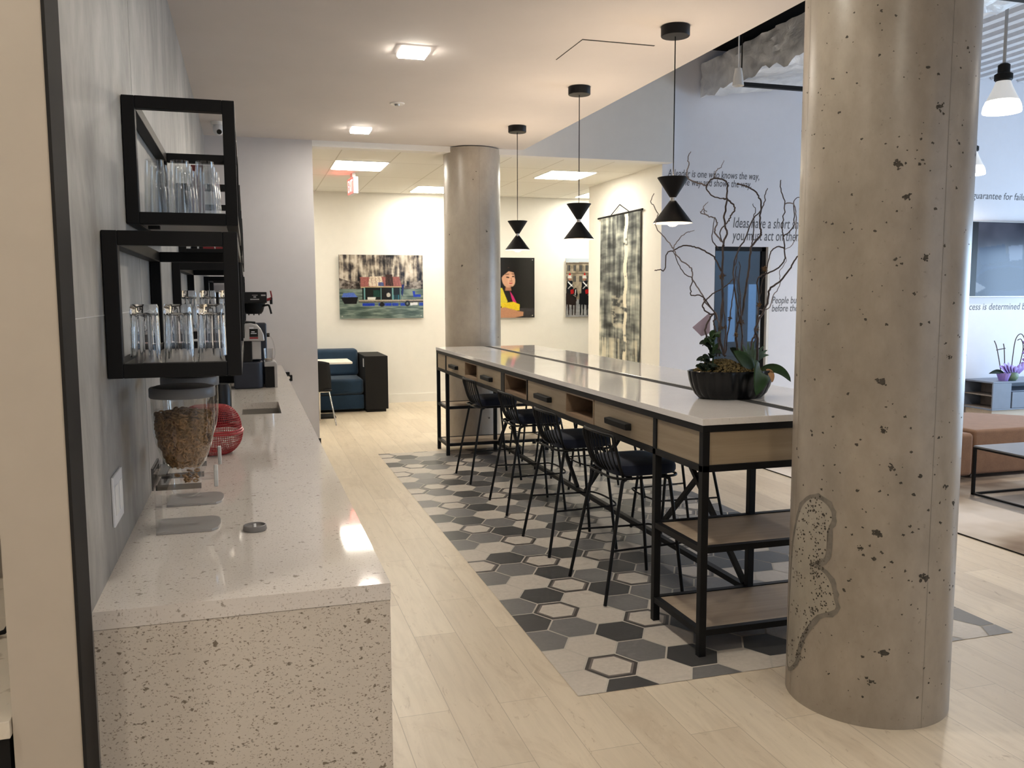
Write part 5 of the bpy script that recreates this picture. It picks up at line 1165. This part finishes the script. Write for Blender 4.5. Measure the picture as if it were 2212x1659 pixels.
q = MB()
q.box(k0, j0, .102, k1, j1, .122); q.box(k0, j0, .452, k1, j1, .474); q.box(k0+.30, j0+.015, .122, k0+.318, j1, .452); q.box(k0+.318, j1-.015, .122, k1, j1, .452); q.box(k1-.02, j0, .122, k1, j1-.015, .452); q.box(k0+.318, j0+.015, .335, k1-.02, j1-.015, .347)
q.build('carcass', M['console'], t, bevel=.004)
for ja in (j0, j1-.018):
    q = MB(); q.box(k0+.002, ja, .1225, k0+.30, ja+.018, .4515); q.build('side_panel', M['console'], t, bevel=.003)
q = MB(); q.box(k0+.006, j0+.0185, .1225, k0+.298, j1-.0185, .130); q.box(k0+.006, j0+.0185, .285, k0+.298, j1-.0185, .297); q.box(k0+.285, j0+.0185, .130, k0+.2985, j1-.0185, .4515); q.build('open_shelf', M['greywood'], t)
q = MB(); q.box(k0+.322, j0-.001, .126, k0+1.2, j0+.016, .332); q.build('drawer_front', M['console'], t, bevel=.002)
q = MB(); q.box(k0+1.205, j0-.001, .126, k1-.022, j0+.016, .332); q.build('drawer_front', M['console'], t, bevel=.002)
# orchid in a wrapped pot on the console
ox, oy, oz = 9.42, 8.86, .4745; t = thing('orchid_pot', 'purple wrapped pot with orchid stems on the media console', 'plant', (ox, oy, oz))
q = MB(); q.lathe([(0, 0), (.06, 0), (.085, .03), (.09, .07), (.075, .10), (.06, .105), (0, .1)], 28, (ox+.06, oy, oz), cap=False); q.build('glass_bowl', M['leafpale'], t, smooth=True)
q = MB(); q.lathe([(0, 0.0), (.055, 0), (.09, .10), (.08, .10), (0, .09)], 12, (ox-.06, oy, oz), cap=False); q.build('wrapped_pot', M['purple'], t)
def leafy(pts, wid, mat, nm):
    a, b, c_ = [Vector(p) for p in pts]; vs = []; fs = []
    for i in range(11):
        u = i/10; p = a*(1-u)**2+b*2*u*(1-u)+c_*u*u; d = ((b-a)*(1-u)+(c_-b)*u).normalized(); s_ = d.cross(Vector((0, -1, .5))).normalized(); wd = wid*math.sin(PI*min(1, u*.94+.04))
        for j in (-1, 0, 1): vs.append(p+s_*wd*j+Vector((0, -1, .5))*wd*.2*j*j)
    for i in range(10):
        for j in range(2): k = i*3+j; fs.append((k, k+1, k+4, k+3))
    q = MB(); q.add(vs, fs); o = q.build(nm, mat, t, smooth=True); so = o.modifiers.new('t', 'SOLIDIFY'); so.thickness = .002
leafy([(ox-.05, oy, oz+.10), (ox-.17, oy-.02, oz+.14), (ox-.32, oy-.02, oz+.10)], .03, M['leafdark'], 'leaf'); leafy([(ox-.02, oy, oz+.11), (ox+.03, oy, oz+.17), (ox+.06, oy, oz+.12)], .03, M['leafdark'], 'leaf'); leafy([(ox+.08, oy, oz+.11), (ox+.16, oy, oz+.17), (ox+.26, oy, oz+.13)], .03, M['leafdark'], 'leaf')
for k in range(7):
    a = k*.45-.2; leafy([(ox+.0+.03*k, oy-.01, oz+.08), (ox-.1+.05*k, oy-.03, oz+.17), (ox-.16+.07*k, oy-.02, oz+.21+.03*math.sin(a*3))], .035, M['purple'], 'wrap_fold')
for P in ([(ox-.10, oy, oz+.1), (ox-.19, oy, oz+.42), (ox-.24, oy, oz+.52)], [(ox-.04, oy, oz+.1), (ox-.07, oy, oz+.4), (ox-.09, oy, oz+.48)], [(ox-.20, oy-.004, oz+.40), (ox-.06, oy-.004, oz+.42)],
          [(ox+.06, oy, oz+.1), (ox+.09, oy, oz+.45), (ox+.13, oy, oz+.57), (ox+.20, oy, oz+.60), (ox+.26, oy, oz+.52), (ox+.27, oy, oz+.38)], [(ox+.17, oy, oz+.1), (ox+.24, oy, oz+.40), (ox+.20, oy, oz+.53), (ox+.14, oy, oz+.52)]):
    q = MB(); q.tube(smooth_path(P) if len(P) > 2 else P, .006, 7); q.build('orchid_stem', M['twig'], t, smooth=True)
for k in range(7):
    q = MB(); q.ball((ox+.25+.015*(k % 3), oy, oz+.22+.045*k), .022, 8, .8, .2); q.build('flower', M['purple'], t)
# wall screen, bluish desk shapes painted on its face
c = Canvas(150, 90, (.24, .26, .34)); n = c.noise(4, 3, 3, 41); c.grade(n, [(.3, (.26, .28, .36)), (.7, (.40, .42, .50))], c.v < .42); c.grade(c.noise(5, 4, 3, 42), [(.3, (.12, .18, .32)), (.7, (.22, .30, .48))], c.v >= .42)
c.poly([(.02, .35), (.30, .30), (.33, .52), (.04, .58)], (.20, .28, .44)); c.poly([(.34, .32), (.50, .30), (.50, .50), (.36, .52)], (.55, .60, .72)); c.poly([(.52, .20), (.80, .22), (.80, .45), (.55, .44)], (.10, .16, .30)); c.poly([(.74, .02), (1, .02), (1, .2), (.75, .24)], (.14, .28, .55)); c.poly([(.62, .56), (1, .50), (1, .66), (.66, .66)], (.36, .42, .55), .1)
c.ell(.35, .75, .34, .17, (.20, .28, .46)); c.ell(.35, .765, .335, .16, (.13, .20, .36)); c.poly([(0, .80), (.12, .88), (.02, .95), (0, .95)], (.62, .66, .74)); c.poly([(.70, .66), (1, .70), (1, 1), (.78, 1)], (.05, .06, .09), .2)
c.a *= .55
t = thing('wall_screen', 'large wall-mounted screen with bluish desk shapes painted on it', 'television', (9.75, 9.22, 1.56)); sx0, sx1, sz0, sz1 = 8.93, 10.70, 1.552, 2.548
q = MB(); q.box(sx0, 9.205, sz0, sx1, 9.2495, sz1); q.build('screen_frame', M['silver'], t, bevel=.004)
canvas_mesh('screen', c, (sx0+.25, 9.2035, sz1-.014), (sx1-sx0-.264, 0, 0), (0, 0, -(sz1-sz0-.028)), M['screen'], t)
q = MB(); q.box(sx0+.012, 9.2036, sz0+.014, sx0+.2495, 9.2049, sz1-.014); q.build('screen_margin', M['blackgl'], t)
# lounge pendants, conical hanging fitting, duct
def warehouse(x, y, z, label):
    t = thing('warehouse_pendant', label, 'lamp', (x, y, z), group='glass pendants in the open lounge'); k = 1.0
    q = MB(); q.tube([(x, y, z+.42), (x, y, HZ-.0005)], .014, 10); q.build('rod', M['silver'], t)
    q = MB(); q.lathe([(0, .27), (.06, .27), (.075, .285), (.075, .33), (.05, .345), (.05, .41), (.03, .425), (0, .425)], 28, (x, y, z), cap=False); q.build('cap', M['blackmat'], t, smooth=True)
    q = MB(); q.lathe([(.155, 0), (.160, .012), (.152, .06), (.135, .10)], 40, (x, y, z), cap=False); q.build('glass_shade', M['glowglass'], t, smooth=True)
    q = MB(); q.lathe([(.135, .1003), (.108, .155), (.078, .22), (.06, .27)], 40, (x, y, z), cap=False); q.build('shade_top', M['glowdim'], t, smooth=True)
    q = MB(); q.lathe([(0, .01), (.05, .02), (.075, .06), (.065, .13), (.03, .2), (.025, .268), (0, .268)], 24, (x, y, z), cap=False); q.build('bulb', M['openlamp'], t, smooth=True)
    spot('lounge_pendant_light', (x, y, z-.02), P_LOUNGE*1.6, (1, .88, .72), .08)
warehouse(6.475, 6.3, 3.20, 'glowing glass pendant lamp with black cap, right of the near column')
warehouse(8.37, 8.55, 3.02, 'glowing glass pendant lamp peeking out behind the near column')
for wx, wy, lb in ((6.475, 3.4, 'glass pendant of the open lounge, outside the picture to the right'), (8.8, 3.4, 'glass pendant of the open lounge, far outside the picture to the right'), (6.475, .4, 'glass pendant of the open lounge behind the camera')): warehouse(wx, wy, 3.20, lb)
t = thing('hanging_cone', 'small white conical fitting hanging in front of the foil duct', 'lamp', (4.235, 7.0, 3.45)); q = MB(); q.lathe([(.052, 0), (.03, .15), (0, .155)], 28, (4.235, 7.0, 3.445), cap=False); q.build('cone', M['white'], t, smooth=True)
q = MB(); q.tube([(4.235, 7.0, 3.598), (4.235, 7.0, HZ-.052)], .006, 8); q.build('cord', M['white'], t)
t = thing('air_duct', 'foil-wrapped air duct hanging under the high ceiling', 'duct', (5.6, 7.0, 3.88))
q = MB(); R = random.Random(12); nx, nz, ny = 14, 8, 70; ring = []
sec = [(5.08+1.25*i/nx, 3.86+.19*(i/nx)) for i in range(nx)]+[(6.33, 4.05+.18*i/nz) for i in range(nz)]+[(6.33-1.25*i/nx, 4.23) for i in range(nx)]+[(5.08, 4.23-.37*i/nz) for i in range(nz)]
S = len(sec); vs = []
for j in range(ny+1):
    y = 9.2-4.4*j/ny; g = .028*(math.sin(y*9)+.6*math.sin(y*23+1))
    for i, (x, z) in enumerate(sec):
        k = .010*R.gauss(0, 1)*(1 if j < ny-1 else .3); vs.append((x+(k if i >= nx+nz+nx or nx <= i < nx+nz else 0)+.0, y, min(HZ-.06, z+(k+g if i < nx else 0))))
fs = [(j*S+i, j*S+(i+1) % S, (j+1)*S+(i+1) % S, (j+1)*S+i) for j in range(ny) for i in range(S)]+[tuple(range(S-1, -1, -1)), tuple(ny*S+i for i in range(S))]
q.add(vs, fs); q.build('foil_wrap', M['foil'], t, smooth=True)
q = MB()
for y in (8.2, 6.75, 5.3):
    q = MB(); q.box(4.95, y-.025, 3.76, 6.5, y+.025, 3.80); q.tube([(5.0, y, 3.79), (5.0, y, HZ-.0005)], .007, 6); q.tube([(6.44, y, 3.79), (6.44, y, HZ-.0005)], .007, 6); q.build('hanger_strut', M['blackmat'], t)
# ---------------- kitchen corner at the left edge ----------------
t = thing('kitchen_counter', 'low dark cabinet with white marble top at the far left edge of the picture', 'counter', (-1.2, 2.4, 0))
q = MB(); q.box(-2.2, 1.885, .715, -.487, 2.9, .752); q.build('marble_top', M['marble'], t, bevel=.002)
q = MB(); q.box(-2.2, 1.91, .0005, -.495, 2.88, .7145); q.build('cabinet_body', M['blackmat'], t)
q = MB()
for k in range(3): q.tube(smooth_path([(-.80+.03*k, 2.35, .758), (-.70, 2.32+.05*k, .80+.03*k), (-.62, 2.36, .768), (-.56-.02*k, 2.44, .79), (-.60, 2.6, .758)]), .005, 8)
tag(centre(q.build('black_cable', M['blackmat'], smooth=True)), 'loose black cable lying on the marble top at the far left edge', 'cable')
# ---------------- office behind the glazed door ----------------
t = thing('office_lamp', 'small ceiling lamp seen through the glazed door', 'lamp', (6.05, 10.8, 2.1)); q = MB(); q.lathe([(.14, -.0), (.05, .1), (0, .11)], 24, (6.05, 10.8, 2.1), cap=False); q.build('shade', M['plate'], t, smooth=True); q = MB(); q.tube([(6.05, 10.8, 2.2), (6.05, 10.8, TZ-.0005)], .006, 6); q.build('cord', M['blackmat'], t); q = MB(); q.ball((6.05, 10.8, 2.1), .06, 16, .6); q.build('bulb', M['openlamp'], t, smooth=True)
point('office_fill_light', (6.6, 10.4, 2.6), 14, (.62, .82, 1), .15)  # added fill without a fitting, brightens the office behind the door
# low ceiling daylight return of the back room comes from its light panels only
